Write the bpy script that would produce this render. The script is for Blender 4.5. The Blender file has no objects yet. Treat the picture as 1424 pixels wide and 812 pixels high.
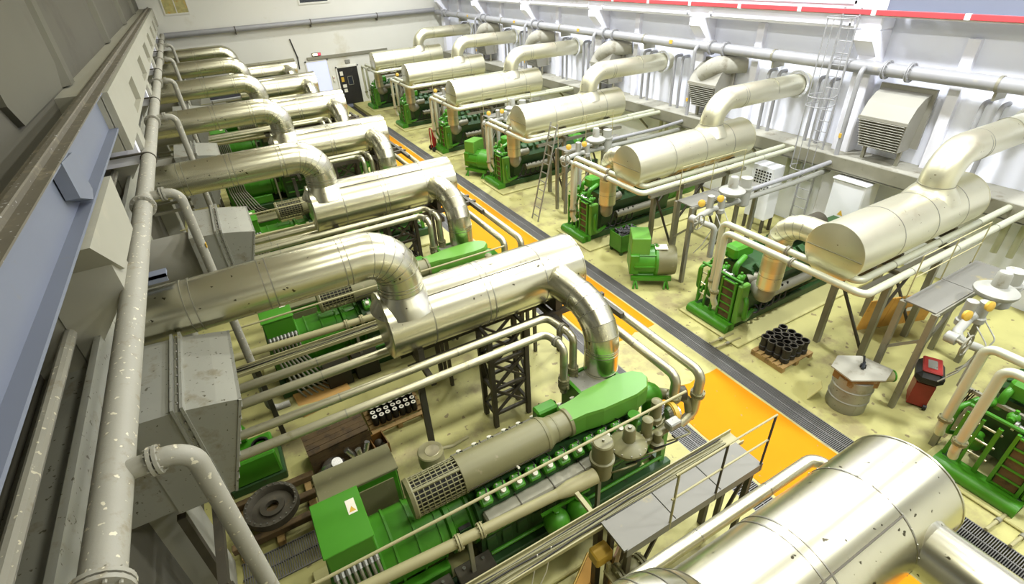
import bpy, bmesh, math, random
from mathutils import Vector, Matrix, Quaternion
random.seed(7)
PI = math.pi
SC = bpy.context.scene
COL = SC.collection

# ------------------------------------------------------------------ camera
def make_camera():
    yaw, pit, rol = [math.radians(a) for a in (27.914, 32.959, -3.334)]
    fw = Vector((math.sin(yaw)*math.cos(pit), math.cos(yaw)*math.cos(pit), -math.sin(pit)))
    rt = Vector((math.cos(yaw), -math.sin(yaw), 0)); up = rt.cross(fw)
    c, s = math.cos(rol), math.sin(rol)
    r2 = rt*c + up*s; u2 = up*c - rt*s
    cd = bpy.data.cameras.new('camera'); cd.sensor_width = 36.0; cd.lens = 715.22/1424*36.0
    cd.clip_start = 0.05; cd.clip_end = 200
    o = bpy.data.objects.new('camera', cd); COL.objects.link(o)
    o.matrix_world = Matrix(((r2.x, u2.x, -fw.x, 0), (r2.y, u2.y, -fw.y, 0), (r2.z, u2.z, -fw.z, 8.0), (0, 0, 0, 1)))
    SC.camera = o
make_camera()

# ------------------------------------------------------------------ world, exposure
W = bpy.data.worlds.new('hall_world'); SC.world = W; W.use_nodes = True
W.node_tree.nodes['Background'].inputs[0].default_value = (0.75, 0.8, 0.9, 1)
W.node_tree.nodes['Background'].inputs[1].default_value = 0.15
SC.view_settings.view_transform = 'Standard'; SC.view_settings.look = 'None'
SC.view_settings.exposure = 0.22; SC.view_settings.gamma = 1.0; SC.view_settings.use_curve_mapping = False
WARM = (1.0, 0.99, 0.82); COOL = (0.94, 0.97, 1.0); NEUT = (1.0, 1.0, 0.96)
LAMP_Z = 11.2; LAMP_GAIN = 0.42; LAMP_SPREAD = math.radians(165)
LAMPS = []   # x, y, power, colour
for yy in (-1.3, 4.4, 10.2, 16.0, 21.8, 27.5, 33.3):
    fg_ = 0.55 if yy > 33 else 1.0
    LAMPS.append((3.0, yy, 300*fg_, WARM))
    LAMPS.append((6.6, yy, 540*fg_, NEUT))
    LAMPS.append((11.9, yy, 1560*fg_, COOL))

# ------------------------------------------------------------------ materials
def mat(name, col, rough=0.5, metal=0.0, var=0.12, vscale=3.0, dirt=None, dscale=6.0, dthr=0.6, bump=0.0, bscale=40.0, speck=None, spec=None, stretch=None):
    m = bpy.data.materials.new(name); m.use_nodes = True
    nt = m.node_tree; N = nt.nodes; L = nt.links
    b = N['Principled BSDF']
    b.inputs['Roughness'].default_value = rough; b.inputs['Metallic'].default_value = metal
    if spec is not None: b.inputs['Specular IOR Level'].default_value = spec
    tc = N.new('ShaderNodeTexCoord')
    src = tc.outputs['Object']
    if stretch:
        mp = N.new('ShaderNodeMapping'); mp.inputs['Scale'].default_value = stretch
        L.new(src, mp.inputs[0]); src = mp.outputs[0]
    n1 = N.new('ShaderNodeTexNoise'); n1.inputs['Scale'].default_value = vscale; n1.inputs['Detail'].default_value = 5
    L.new(src, n1.inputs['Vector'])
    mx = N.new('ShaderNodeMix'); mx.data_type = 'RGBA'; mx.clamp_factor = True
    mx.inputs[6].default_value = tuple(c*(1-var) for c in col)+(1,)
    mx.inputs[7].default_value = tuple(min(1, c*(1+var)) for c in col)+(1,)
    L.new(n1.outputs['Fac'], mx.inputs[0])
    out = mx.outputs[2]
    if dirt:
        n2 = N.new('ShaderNodeTexNoise'); n2.inputs['Scale'].default_value = dscale; n2.inputs['Detail'].default_value = 8; n2.inputs['Roughness'].default_value = 0.65
        L.new(src, n2.inputs['Vector'])
        r = N.new('ShaderNodeValToRGB'); r.color_ramp.elements[0].position = dthr; r.color_ramp.elements[1].position = min(1, dthr+0.12)
        L.new(n2.outputs['Fac'], r.inputs[0])
        m2 = N.new('ShaderNodeMix'); m2.data_type = 'RGBA'
        L.new(r.outputs[0], m2.inputs[0]); L.new(out, m2.inputs[6]); m2.inputs[7].default_value = tuple(dirt)+(1,)
        out = m2.outputs[2]
    if speck:
        v = N.new('ShaderNodeTexNoise'); v.inputs['Scale'].default_value = speck[1]; v.inputs['Detail'].default_value = 2
        L.new(src, v.inputs['Vector'])
        r = N.new('ShaderNodeValToRGB'); r.color_ramp.elements[0].position = speck[2]; r.color_ramp.elements[1].position = speck[2]+0.03
        L.new(v.outputs['Fac'], r.inputs[0])
        m3 = N.new('ShaderNodeMix'); m3.data_type = 'RGBA'
        L.new(r.outputs[0], m3.inputs[0]); L.new(out, m3.inputs[6]); m3.inputs[7].default_value = tuple(speck[0])+(1,)
        out = m3.outputs[2]
    L.new(out, b.inputs['Base Color'])
    if bump:
        n3 = N.new('ShaderNodeTexNoise'); n3.inputs['Scale'].default_value = bscale; n3.inputs['Detail'].default_value = 3
        L.new(src, n3.inputs['Vector'])
        bp = N.new('ShaderNodeBump'); bp.inputs['Strength'].default_value = bump; bp.inputs['Distance'].default_value = 0.02
        L.new(n3.outputs['Fac'], bp.inputs['Height']); L.new(bp.outputs[0], b.inputs['Normal'])
    return m
M = {}
M['concrete'] = mat('concrete_floor', (0.43, 0.405, 0.15), 0.62, 0, 0.26, 0.9, (0.29, 0.25, 0.11), 0.8, 0.52, 0.1, 30, speck=((0.22, 0.18, 0.08), 5.0, 0.66))
M['plinth'] = mat('pale_concrete', (0.54, 0.51, 0.22), 0.7, 0, 0.12, 1.5, (0.34, 0.29, 0.13), 1.6, 0.6, 0.1, 30)
M['yellow'] = mat('yellow_floor_paint', (0.60, 0.225, 0.002), 0.75, 0, 0.06, 2.0, (0.42, 0.30, 0.10), 2.4, 0.70, 0.05, 40, speck=((0.33, 0.22, 0.08), 9.0, 0.72), spec=0.15)
M['wall_w'] = mat('white_wall_paint', (0.84, 0.86, 0.98), 0.7, 0, 0.05, 0.8, (0.70, 0.70, 0.76), 0.7, 0.60, 0.05, 20)
M['wall_b'] = mat('back_wall_paint', (0.70, 0.69, 0.62), 0.7, 0, 0.06, 0.5, (0.60, 0.57, 0.46), 0.5, 0.58)
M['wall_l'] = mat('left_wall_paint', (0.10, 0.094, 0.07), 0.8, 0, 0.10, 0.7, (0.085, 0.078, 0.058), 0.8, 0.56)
M['roof'] = mat('roof_sheet', (0.56, 0.54, 0.47), 0.8, 0, 0.1, 1.0)
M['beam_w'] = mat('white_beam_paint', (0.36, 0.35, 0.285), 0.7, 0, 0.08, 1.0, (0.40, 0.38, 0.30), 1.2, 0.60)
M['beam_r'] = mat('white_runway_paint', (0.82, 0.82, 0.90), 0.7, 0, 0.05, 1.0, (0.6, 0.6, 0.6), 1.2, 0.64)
M['alu'] = mat('aluminium_cladding', (0.68, 0.665, 0.53), 0.26, 1.0, 0.10, 1.6, (0.62, 0.59, 0.46), 2.0, 0.60, 0.012, 8, speck=((0.10, 0.09, 0.06), 13.0, 0.70))
M['alu_r'] = mat('dusty_cladding', (0.68, 0.66, 0.49), 0.36, 0.9, 0.06, 1.2, (0.60, 0.56, 0.40), 1.5, 0.62, 0.01, 8, speck=((0.30, 0.26, 0.15), 14.0, 0.72))
M['alu_bright'] = mat('bright_cladding', (0.80, 0.79, 0.76), 0.22, 0.95, 0.05, 2.0)
M['seam'] = mat('cladding_seam', (0.36, 0.35, 0.29), 0.35, 0.9, 0.06)
M['rust'] = mat('heat_tinted_cladding', (0.60, 0.55, 0.36), 0.4, 0.7, 0.15, 4.0, (0.52, 0.30, 0.08), 3.0, 0.55)
M['pipe_c'] = mat('cream_pipe_cladding', (0.52, 0.53, 0.40), 0.36, 0.25, 0.06, 3.0, (0.5, 0.46, 0.3), 5.0, 0.66)
M['header'] = mat('grey_header_paint', (0.33, 0.32, 0.27), 0.55, 0.0, 0.10, 3.0, (0.25, 0.22, 0.15), 5.0, 0.56, 0.06, 40, speck=((0.66, 0.62, 0.48), 20.0, 0.655))
M['header_r'] = mat('grey_header_paint_dusty', (0.30, 0.30, 0.31), 0.45, 0.1, 0.10, 3.0, (0.36, 0.34, 0.30), 4.0, 0.6)
M['gpipe'] = mat('olive_grey_pipe_paint', (0.36, 0.33, 0.17), 0.5, 0.0, 0.08, 3.0, (0.28, 0.24, 0.14), 5.0, 0.62)
M['gpaint'] = mat('grey_device_paint', (0.195, 0.185, 0.09), 0.45, 0.0, 0.08, 4.0, (0.3, 0.27, 0.17), 6.0, 0.62)
M['green'] = mat('green_engine_paint', (0.050, 0.225, 0.010), 0.38, 0.0, 0.14, 2.5, (0.05, 0.16, 0.02), 4.0, 0.66)
M['green_l'] = mat('light_green_paint', (0.11, 0.30, 0.035), 0.40, 0.0, 0.10, 2.5, (0.10, 0.28, 0.03), 5.0, 0.68)
M['green_d'] = mat('dark_green_paint', (0.018, 0.065, 0.012), 0.5, 0.0, 0.2, 4.0, (0.02, 0.03, 0.01), 5.0, 0.56)
M['steel_d'] = mat('dark_steel', (0.075, 0.066, 0.046), 0.55, 0.3, 0.2, 5.0, (0.14, 0.11, 0.06), 6.0, 0.62)
M['steel'] = mat('grey_steel', (0.26, 0.25, 0.19), 0.5, 0.35, 0.14, 5.0, (0.16, 0.13, 0.08), 6.0, 0.62)
M['galv'] = mat('galvanised_sheet', (0.33, 0.33, 0.29), 0.48, 0.45, 0.14, 1.5, (0.25, 0.23, 0.17), 3.0, 0.56, 0.02, 20, speck=((0.12, 0.11, 0.08), 20.0, 0.67))
M['hood'] = mat('hood_sheet', (0.31, 0.30, 0.255), 0.5, 0.3, 0.08, 1.5, (0.34, 0.32, 0.25), 3.0, 0.62)
M['black'] = mat('black_rubber', (0.014, 0.013, 0.011), 0.55, 0, 0.3, 6.0)
M['chrome'] = mat('bare_metal', (0.55, 0.54, 0.50), 0.25, 0.9, 0.15, 8.0)
M['wood'] = mat('pallet_wood', (0.34, 0.22, 0.08), 0.75, 0, 0.25, 6.0, (0.18, 0.11, 0.04), 5.0, 0.55)
M['wood_d'] = mat('dark_crate_wood', (0.10, 0.062, 0.022), 0.75, 0, 0.3, 5.0, (0.05, 0.03, 0.012), 4.0, 0.5)
M['ply'] = mat('orange_plywood', (0.55, 0.29, 0.05), 0.7, 0, 0.2, 3.0, (0.36, 0.16, 0.03), 4.0, 0.6)
M['card'] = mat('cardboard', (0.62, 0.36, 0.11), 0.8, 0, 0.12, 2.0)
M['redp'] = mat('red_paint', (0.30, 0.02, 0.015), 0.45, 0, 0.2, 5.0)
M['busbar'] = mat('red_busbar', (0.62, 0.06, 0.07), 0.5, 0, 0.1, 3.0)
M['whitep'] = mat('white_enamel', (0.72, 0.73, 0.76), 0.45, 0, 0.04, 2.0)
M['yel'] = mat('yellow_enamel', (0.60, 0.38, 0.05), 0.45, 0, 0.1, 6.0)
M['beam_b'] = mat('pale_blue_grey_paint', (0.17, 0.19, 0.25), 0.6, 0, 0.06, 1.0, (0.19, 0.19, 0.18), 1.5, 0.62)
M['rustd'] = mat('rusty_tray', (0.24, 0.13, 0.04), 0.7, 0.1, 0.3, 6.0, (0.40, 0.34, 0.2), 5.0, 0.56)
M['rail_d'] = mat('dirty_rail_steel', (0.15, 0.135, 0.10), 0.6, 0.2, 0.2, 3.0, (0.26, 0.23, 0.16), 4.0, 0.56, 0.05, 30, speck=((0.5, 0.5, 0.5), 24.0, 0.68))
M['slate'] = mat('slate_panel', (0.07, 0.07, 0.085), 0.4, 0, 0.1, 2.0)
M['stained'] = mat('stained_glass', (0.45, 0.40, 0.16), 0.3, 0, 0.5, 5.0, (0.55, 0.30, 0.05), 4.0, 0.55)
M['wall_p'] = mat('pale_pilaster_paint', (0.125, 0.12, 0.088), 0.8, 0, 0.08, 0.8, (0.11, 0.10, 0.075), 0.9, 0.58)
M['ledge'] = mat('dusty_ledge', (0.33, 0.32, 0.265), 0.8, 0, 0.2, 2.0, (0.22, 0.20, 0.15), 2.5, 0.55)
M['pipe_l'] = mat('dull_pipe_cladding', (0.50, 0.48, 0.35), 0.36, 0.85, 0.1, 3.0, (0.36, 0.33, 0.2), 4.0, 0.58)
M['gdev_r'] = mat('light_grey_device_paint', (0.34, 0.34, 0.30), 0.45, 0.0, 0.08, 4.0, (0.24, 0.22, 0.16), 6.0, 0.62)
M['orust'] = mat('orange_rust_stain', (0.50, 0.30, 0.07), 0.6, 0.2, 0.3, 5.0, (0.66, 0.62, 0.44), 3.5, 0.50)
M['cyan'] = mat('pale_blue_panel', (0.55, 0.60, 0.80), 0.5, 0, 0.05, 1.0)
M['glassd'] = mat('dark_glass', (0.03, 0.035, 0.045), 0.1, 0, 0.1, 2.0)
M['label'] = mat('white_sticker', (0.75, 0.72, 0.6), 0.6, 0, 0.05, 4.0)
M['grate'] = mat('grating_steel', (0.20, 0.195, 0.185), 0.5, 0.4, 0.12, 8.0)
M['pit'] = mat('dark_trench', (0.035, 0.032, 0.026), 0.8, 0, 0.2, 3.0)
M['plank'] = mat('dusty_walkway_steel', (0.19, 0.185, 0.16), 0.55, 0.15, 0.08, 1.5, (0.32, 0.28, 0.13), 2.0, 0.6)
M['brown'] = mat('brown_lacquered_board', (0.22, 0.105, 0.02), 0.4, 0, 0.2, 3.0)

def emis(name, col, st):
    m = bpy.data.materials.new(name); m.use_nodes = True
    b = m.node_tree.nodes['Principled BSDF']; b.inputs['Base Color'].default_value = col+(1,)
    b.inputs['Emission Color'].default_value = col+(1,); b.inputs['Emission Strength'].default_value = st
    return m
M['lit_sign'] = emis('lit_sign_face', (0.95, 0.85, 0.55), 2.0)
M['lit_red'] = emis('lit_red_lamp', (0.9, 0.05, 0.08), 1.5)
M['sky_pane'] = emis('daylight_pane', (0.62, 0.66, 0.95), 0.35)
M['lamp_glow'] = emis('lamp_lens', (1.0, 0.96, 0.85), 6.0)

# ------------------------------------------------------------------ mesh builder
def frame(d):
    d = Vector(d).normalized()
    a = Vector((0, 0, 1)) if abs(d.z) < 0.9 else Vector((1, 0, 0))
    u = a.cross(d).normalized(); v = d.cross(u)
    return d, u, v
class MB:
    def __init__(s): s.v = []; s.f = []
    def add(s, vs, fs):
        o = len(s.v); s.v += [tuple(p) for p in vs]; s.f += [tuple(i+o for i in f) for f in fs]; return s
    def box(s, c, d, rz=0.0, rx=0.0, ry=0.0, bev=0.0):
        x, y, z = d[0]/2, d[1]/2, d[2]/2
        if bev <= 0:
            vs = [(i*x, j*y, k*z) for i in (-1, 1) for j in (-1, 1) for k in (-1, 1)]
            fs = [(0, 1, 3, 2), (4, 6, 7, 5), (0, 4, 5, 1), (2, 3, 7, 6), (0, 2, 6, 4), (1, 5, 7, 3)]
        else:
            b = min(bev, x*0.9, y*0.9, z*0.9); vs = []; idx = {}
            for i in (-1, 1):
                for j in (-1, 1):
                    for k in (-1, 1):
                        for ax in range(3):
                            p = [i*(x-b), j*(y-b), k*(z-b)]
                            p[ax] = (i*x, j*y, k*z)[ax]
                            idx[(i, j, k, ax)] = len(vs); vs.append(tuple(p))
            fs = []
            def q(*ks): fs.append(tuple(idx[k] for k in ks))
            for sgn in (-1, 1):
                q((sgn, -1, -1, 0), (sgn, 1, -1, 0), (sgn, 1, 1, 0), (sgn, -1, 1, 0))
                q((-1, sgn, -1, 1), (1, sgn, -1, 1), (1, sgn, 1, 1), (-1, sgn, 1, 1))
                q((-1, -1, sgn, 2), (1, -1, sgn, 2), (1, 1, sgn, 2), (-1, 1, sgn, 2))
            for a in (-1, 1):
                for c2 in (-1, 1):
                    q((-1, a, c2, 1), (1, a, c2, 1), (1, a, c2, 2), (-1, a, c2, 2))
                    q((a, -1, c2, 0), (a, 1, c2, 0), (a, 1, c2, 2), (a, -1, c2, 2))
                    q((a, c2, -1, 0), (a, c2, 1, 0), (a, c2, 1, 1), (a, c2, -1, 1))
                    for e in (-1, 1): q((a, c2, e, 0), (a, c2, e, 1), (a, c2, e, 2))
        R = (Matrix.Rotation(rz, 3, 'Z') @ Matrix.Rotation(ry, 3, 'Y') @ Matrix.Rotation(rx, 3, 'X'))
        c = Vector(c)
        return s.add([c + R @ Vector(p) for p in vs], fs)
    def b2(s, lo, hi, bev=0.0):
        return s.box([(a+b)/2 for a, b in zip(lo, hi)], [abs(b-a) for a, b in zip(lo, hi)], bev=bev)
    def cyl(s, p0, p1, r0, r1=None, n=16, caps=True):
        r1 = r0 if r1 is None else r1
        p0, p1 = Vector(p0), Vector(p1); d, u, v = frame(p1-p0)
        vs = []
        for p, r in ((p0, r0), (p1, r1)):
            for i in range(n):
                a = 2*PI*i/n; vs.append(p + (u*math.cos(a)+v*math.sin(a))*r)
        fs = [(i, (i+1) % n, n+(i+1) % n, n+i) for i in range(n)]
        if caps: fs += [tuple(range(n-1, -1, -1)), tuple(range(n, 2*n))]
        return s.add(vs, fs)
    def lathe(s, p0, d, prof, n=20, caps=True):
        p0 = Vector(p0); d, u, v = frame(d); vs = []
        for (t, r) in prof:
            for i in range(n):
                a = 2*PI*i/n; vs.append(p0 + d*t + (u*math.cos(a)+v*math.sin(a))*max(r, 1e-4))
        fs = []
        for k in range(len(prof)-1):
            for i in range(n): fs.append((k*n+i, k*n+(i+1) % n, (k+1)*n+(i+1) % n, (k+1)*n+i))
        if caps: fs += [tuple(range(n-1, -1, -1)), tuple(range((len(prof)-1)*n, len(prof)*n))]
        return s.add(vs, fs)
    def ring(s, p, d, r, w=0.03, t=0.012, n=24):
        p = Vector(p); d = Vector(d).normalized()
        return s.lathe(p-d*w/2, d, [(0, r-0.01), (0, r+t), (w, r+t), (w, r-0.01)], n, caps=False)
    def tube(s, pts, r, bend=0.2, n=14, seg=6, caps=True):
        path = round_path(pts, bend, seg)
        T = []
        for i in range(len(path)):
            a = path[max(0, i-1)]; b = path[min(len(path)-1, i+1)]
            T.append((b-a).normalized())
        d, u, v = frame(T[0]); vs = []
        for i, p in enumerate(path):
            if i:
                q = T[i-1].rotation_difference(T[i]); u = q @ u; v = q @ v
            for k in range(n):
                a = 2*PI*k/n; vs.append(p + (u*math.cos(a)+v*math.sin(a))*r)
        fs = []
        for i in range(len(path)-1):
            for k in range(n): fs.append((i*n+k, i*n+(k+1) % n, (i+1)*n+(k+1) % n, (i+1)*n+k))
        if caps: fs += [tuple(range(n-1, -1, -1)), tuple(range((len(path)-1)*n, len(path)*n))]
        return s.add(vs, fs)
    def prism(s, poly, axis, a, b):
        # poly: 2D points in the plane normal to axis, extruded from a to b
        def P(p, t):
            return {'x': (t, p[0], p[1]), 'y': (p[0], t, p[1]), 'z': (p[0], p[1], t)}[axis]
        n = len(poly)
        return s.add([P(p, a) for p in poly]+[P(p, b) for p in poly],
                     [tuple(range(n)), tuple(range(2*n-1, n-1, -1))]+[(i, (i+1) % n, n+(i+1) % n, n+i) for i in range(n)])
    def sphere(s, c, r, n=16, m=10, sc=(1, 1, 1)):
        c = Vector(c); vs = [c+Vector((0, 0, -r*sc[2]))]
        for j in range(1, m):
            t = -PI/2+PI*j/m
            for i in range(n):
                a = 2*PI*i/n; vs.append(c+Vector((r*sc[0]*math.cos(t)*math.cos(a), r*sc[1]*math.cos(t)*math.sin(a), r*sc[2]*math.sin(t))))
        vs.append(c+Vector((0, 0, r*sc[2]))); e = len(vs)-1
        fs = [(0, 1+(i+1) % n, 1+i) for i in range(n)]
        for j in range(m-2):
            for i in range(n): fs.append((1+j*n+i, 1+j*n+(i+1) % n, 1+(j+1)*n+(i+1) % n, 1+(j+1)*n+i))
        fs += [(e, 1+(m-2)*n+i, 1+(m-2)*n+(i+1) % n) for i in range(n)]
        return s.add(vs, fs)
    def bar(s, p0, p1, w, h=None):
        # a square bar between two points
        h = h or w
        p0, p1 = Vector(p0), Vector(p1); d, u, v = frame(p1-p0)
        vs = []
        for p in (p0, p1):
            for (i, j) in ((-1, -1), (1, -1), (1, 1), (-1, 1)): vs.append(p+u*i*w/2+v*j*h/2)
        return s.add(vs, [(0, 3, 2, 1), (4, 5, 6, 7), (0, 1, 5, 4), (1, 2, 6, 5), (2, 3, 7, 6), (3, 0, 4, 7)])
def round_path(pts, bend, seg):
    pts = [Vector(p) for p in pts]
    if len(pts) < 3: return pts
    out = [pts[0]]
    for i in range(1, len(pts)-1):
        a, b, c = pts[i-1], pts[i], pts[i+1]
        d0 = (b-a).normalized(); d1 = (c-b).normalized()
        ang = d0.angle(d1)
        if ang < 0.02: out.append(b); continue
        R = bend; t = R*math.tan(ang/2)
        mt = min((b-a).length*(0.999 if i == 1 else 0.5), (c-b).length*(0.999 if i == len(pts)-2 else 0.5))
        if t > mt: t = mt; R = t/math.tan(ang/2)
        p0 = b-d0*t; nrm = (d1-d0*d1.dot(d0)).normalized(); cen = p0+nrm*R
        ax = d0.cross(d1).normalized()
        for k in range(seg+1):
            out.append(cen + Quaternion(ax, ang*k/seg) @ (p0-cen))
    out.append(pts[-1])
    res = [out[0]]
    for p in out[1:]:
        if (p-res[-1]).length > 1e-4: res.append(p)
    return res
def obj(name, mb, m, parent=None, smooth=True, angle=35, loc=None):
    me = bpy.data.meshes.new(name); me.from_pydata(mb.v, [], mb.f)
    me.materials.append(M[m] if isinstance(m, str) else m)
    bm = bmesh.new(); bm.from_mesh(me); bmesh.ops.recalc_face_normals(bm, faces=bm.faces)
    bm.to_mesh(me); bm.free()
    if smooth:
        me.shade_smooth(); me.set_sharp_from_angle(angle=math.radians(angle))
    o = bpy.data.objects.new(name, me); COL.objects.link(o)
    if parent: o.parent = parent
    if loc: o.location = loc
    return o
def shared(name, src, parent=None, loc=(0, 0, 0), rz=0, scale=None):
    o = bpy.data.objects.new(name, src.data); COL.objects.link(o); o.parent = parent; o.location = loc; o.rotation_euler.z = rz
    if scale: o.scale = scale
    return o
def tag(o, label, cat, group=None, kind=None):
    o['label'] = label; o['category'] = cat
    if group: o['group'] = group
    if kind: o['kind'] = kind
    return o
def struct(o, label=None):
    o['kind'] = 'structure'
    if label: o['label'] = label
    return o
def thing(name, label, cat, loc=(0, 0, 0), group=None, rz=0):
    o = bpy.data.objects.new(name, None); COL.objects.link(o); o.empty_display_size = 0.1
    o.location = loc; o.rotation_euler.z = rz
    return tag(o, label, cat, group)
def kids(o): return KIDS.get(o.name, [])
def copy_tree(root, loc, label=None, rz=None):
    def cp(o, par):
        c = o.copy(); COL.objects.link(c); c.parent = par
        for ch in CH.get(o, []): cp(ch, c)
        return c
    CH = {}
    for o in COL.objects:
        if o.parent: CH.setdefault(o.parent, []).append(o)
    r = cp(root, None); r.location = loc
    if rz is not None: r.rotation_euler.z = rz
    if label: r['label'] = label
    return r
ORD = ['nearest', 'second', 'third', 'fourth', 'fifth', 'sixth', 'farthest']
PITCH = 5.77

# ================================================================== the hall
XL, XR, YB, YF, ZC = -2.35, 15.95, 38.3, -7.0, 12.2
GL0, GL1, GR0, GR1 = 5.83, 6.29, 8.10, 8.60
fl = MB()
fl.b2((XL-.2, YF, -.3), (GL0, YB+.2, 0)); fl.b2((GL1, YF, -.3), (GR0, YB+.2, 0)); fl.b2((GR1, YF, -.3), (XR+.2, YB+.2, 0))
floor = struct(obj('floor', fl, 'concrete', smooth=False))
pit = MB()
for a, b in ((GL0, GL1), (GR0, GR1)): pit.b2((a-.02, YF, -.32), (b+.02, YB, -.22))
obj('trench_bottom', pit, 'pit', floor, smooth=False)
for a, b in ((GL0, GL1), (GR0, GR1)):
    g = MB(); y = -4.0
    while y < 34.0:
        g.b2((a+.012, y, -.045), (b-.012, y+.012, -.004)); y += .032
    for x in (a+.006, (a+b)/2, b-.006): g.b2((x-.008, -4.0, -.05), (x+.008, 34.0, -.002))
    o = obj('grating', g, 'grate', floor, smooth=False); o['kind'] = 'stuff'; o['label'] = 'steel drain grating beside the yellow walkway'
def paint(y0, y1, rag=False):
    n = 24; pts = []
    L, R_ = GL1+.05, GR0-.05
    for i in range(n+1): pts.append((L+random.uniform(-.012, .012), y0+(y1-y0)*i/n))
    if rag:
        for i in range(1, 8): pts.append((L+(R_-L)*i/8, y1+random.uniform(-.05, .05)))
    for i in range(n, -1, -1): pts.append((R_+random.uniform(-.012, .012), y0+(y1-y0)*i/n))
    if rag:
        for i in range(7, 0, -1): pts.append((L+(R_-L)*i/8, y0+random.uniform(-.08, .08)))
    return MB().prism(pts, 'z', 0.0005, 0.006)
for i, (a, b) in enumerate(((-4.0, 5.55), (7.55, 30.0))):
    o = struct(obj('trim_%d' % (i+1), paint(a, b, True), 'yellow', smooth=False))
    o['label'] = ['near patch of yellow walkway paint', 'long far stretch of yellow walkway paint'][i]
# concrete engine plinths on both sides
for k in range(6):
    y = 4.5+PITCH*k
    struct(obj('floor_plinth', MB().b2((-.9, y-1.05, 0.0), (5.4, y+1.05, .09), bev=.02), 'plinth', floor, smooth=False))
for k in range(7):
    y = .95+PITCH*k
    struct(obj('floor_plinth', MB().b2((9.0, y-.95, 0.0), (14.6, y+.95, .06), bev=.02), 'plinth', floor, smooth=False))

# ---------------------------------------------------------------- walls
COLY = [8.35+PITCH*k for k in range(-2, 6)]
wr = struct(obj('wall_right', MB().b2((XR, YF, 0), (XR+.3, YB, ZC)), 'wall_w', smooth=False))
for y in COLY:
    obj('column', MB().b2((XR-.42, y-.24, 0), (XR+.02, y+.24, 5.98), bev=.03), 'beam_r', wr, smooth=False)
    obj('corbel', MB().prism([(XR-.42, 5.35), (XR-.42, 5.98), (XR-.8, 5.98), (XR-.8, 5.75)], 'y', y-.24, y+.24), 'beam_r', wr, smooth=False)
# runway beam with long panels
rb = MB().b2((XR-.62, 8.1, 5.98), (XR, YB, 6.72), bev=.03)
obj('runway_beam', rb, 'beam_r', wr, smooth=False)
for k in range(5):
    y = 8.35+PITCH*k
    m = MB()
    for (z0, z1) in ((6.06, 6.12), (6.56, 6.64)): m.b2((XR-.66, y+.5, z0), (XR-.6, y+PITCH-.5, z1))
    for yy in (y+.5, y+PITCH-.5): m.b2((XR-.66, yy-.06, 6.06), (XR-.6, yy+.06, 6.64))
    obj('beam_panel', m, 'beam_r', wr, smooth=False)
ib = MB().b2((XR-.75, -6.5, 7.0), (XR-.35, 8.1, 7.05)).b2((XR-.57, -6.5, 6.45), (XR-.53, 8.1, 7.0)).b2((XR-.75, -6.5, 6.40), (XR-.35, 8.1, 6.45))
obj('steel_runway', ib, 'beam_b', wr, smooth=False)
# concrete ledge with steel edge under the ventilation hoods
obj('ledge', MB().b2((XR-.95, 2.4, 2.62), (XR, 36.5, 2.80), bev=.01), 'ledge', wr, smooth=False)
obj('ledge_edge', MB().b2((XR-1.0, 2.4, 2.42), (XR-.94, 36.5, 2.80)).b2((XR-1.0, 2.4, 2.40), (XR-.8, 36.5, 2.44)), 'steel', wr, smooth=False)
for k in range(7):
    y = 5.2+PITCH*k
    if y > 36: break
    obj('ledge_bracket', MB().bar((XR-.9, y, 2.45), (XR-.02, y, 1.6), .07).b2((XR-.95, y-.05, 2.40), (XR, y+.05, 2.46)), 'steel', wr, smooth=False)
# vertical panel joints of the wall below and above
for k, y in enumerate([5.3+PITCH*i for i in range(-1, 6)]):
    obj('wall_rib', MB().b2((XR-.16, y+.75, 2.8), (XR+.02, y+1.0, 5.9)), 'beam_r', wr, smooth=False)

wb = struct(obj('wall_back', MB().b2((XL-.3, YB, 0), (XR+.3, YB+.3, ZC)), 'wall_b', smooth=False))
obj('cable_ledge', MB().b2((6.2, YB-.12, 3.05), (11.6, YB, 3.22)), 'steel', wb, smooth=False)
d = struct(obj('door_1', MB().b2((7.95, YB-.06, 0), (9.30, YB+.02, 2.36)), 'black', smooth=False)); d['label'] = 'dark door in the far back wall'
obj('door_frame', MB().b2((7.86, YB-.09, 0), (7.95, YB+.01, 2.45)).b2((9.30, YB-.09, 0), (9.39, YB+.01, 2.45)).b2((7.86, YB-.09, 2.36), (9.39, YB+.01, 2.45)), 'wall_b', d, smooth=False)
obj('door_window', MB().b2((8.55, YB-.08, 1.25), (8.85, YB-.055, 1.75)), 'glassd', d, smooth=False)
obj('window_frame', MB().b2((8.52, YB-.085, 1.22), (8.55, YB-.05, 1.78)).b2((8.85, YB-.085, 1.22), (8.88, YB-.05, 1.78)).b2((8.52, YB-.085, 1.75), (8.88, YB-.05, 1.78)).b2((8.52, YB-.085, 1.22), (8.88, YB-.05, 1.25)), 'steel', d, smooth=False)
for (x, z, w, h, mm) in ((8.08, 2.0, .2, .26, 'label'), (8.1, 1.62, .18, .3, 'yel'), (8.12, 1.2, .26, .2, 'label'), (8.15, .9, .22, .22, 'label')):
    obj('notice', MB().b2((x, YB-.075, z-h/2), (x+w, YB-.058, z+h/2)), mm, d, smooth=False)
w1 = struct(obj('window_1', MB().b2((-.75, YB-.03, 6.30), (.42, YB+.02, 7.4)), 'stained', smooth=False)); w1['label'] = 'small yellowish window high in the back wall'
obj('window_frame', MB().b2((-.82, YB-.05, 6.22), (.49, YB, 6.30)).b2((-.82, YB-.05, 6.3), (-.75, YB, 7.4)).b2((.42, YB-.05, 6.3), (.49, YB, 7.4)).b2((-.2, YB-.05, 6.3), (-.15, YB, 7.4)), 'wall_b', w1, smooth=False)
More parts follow.
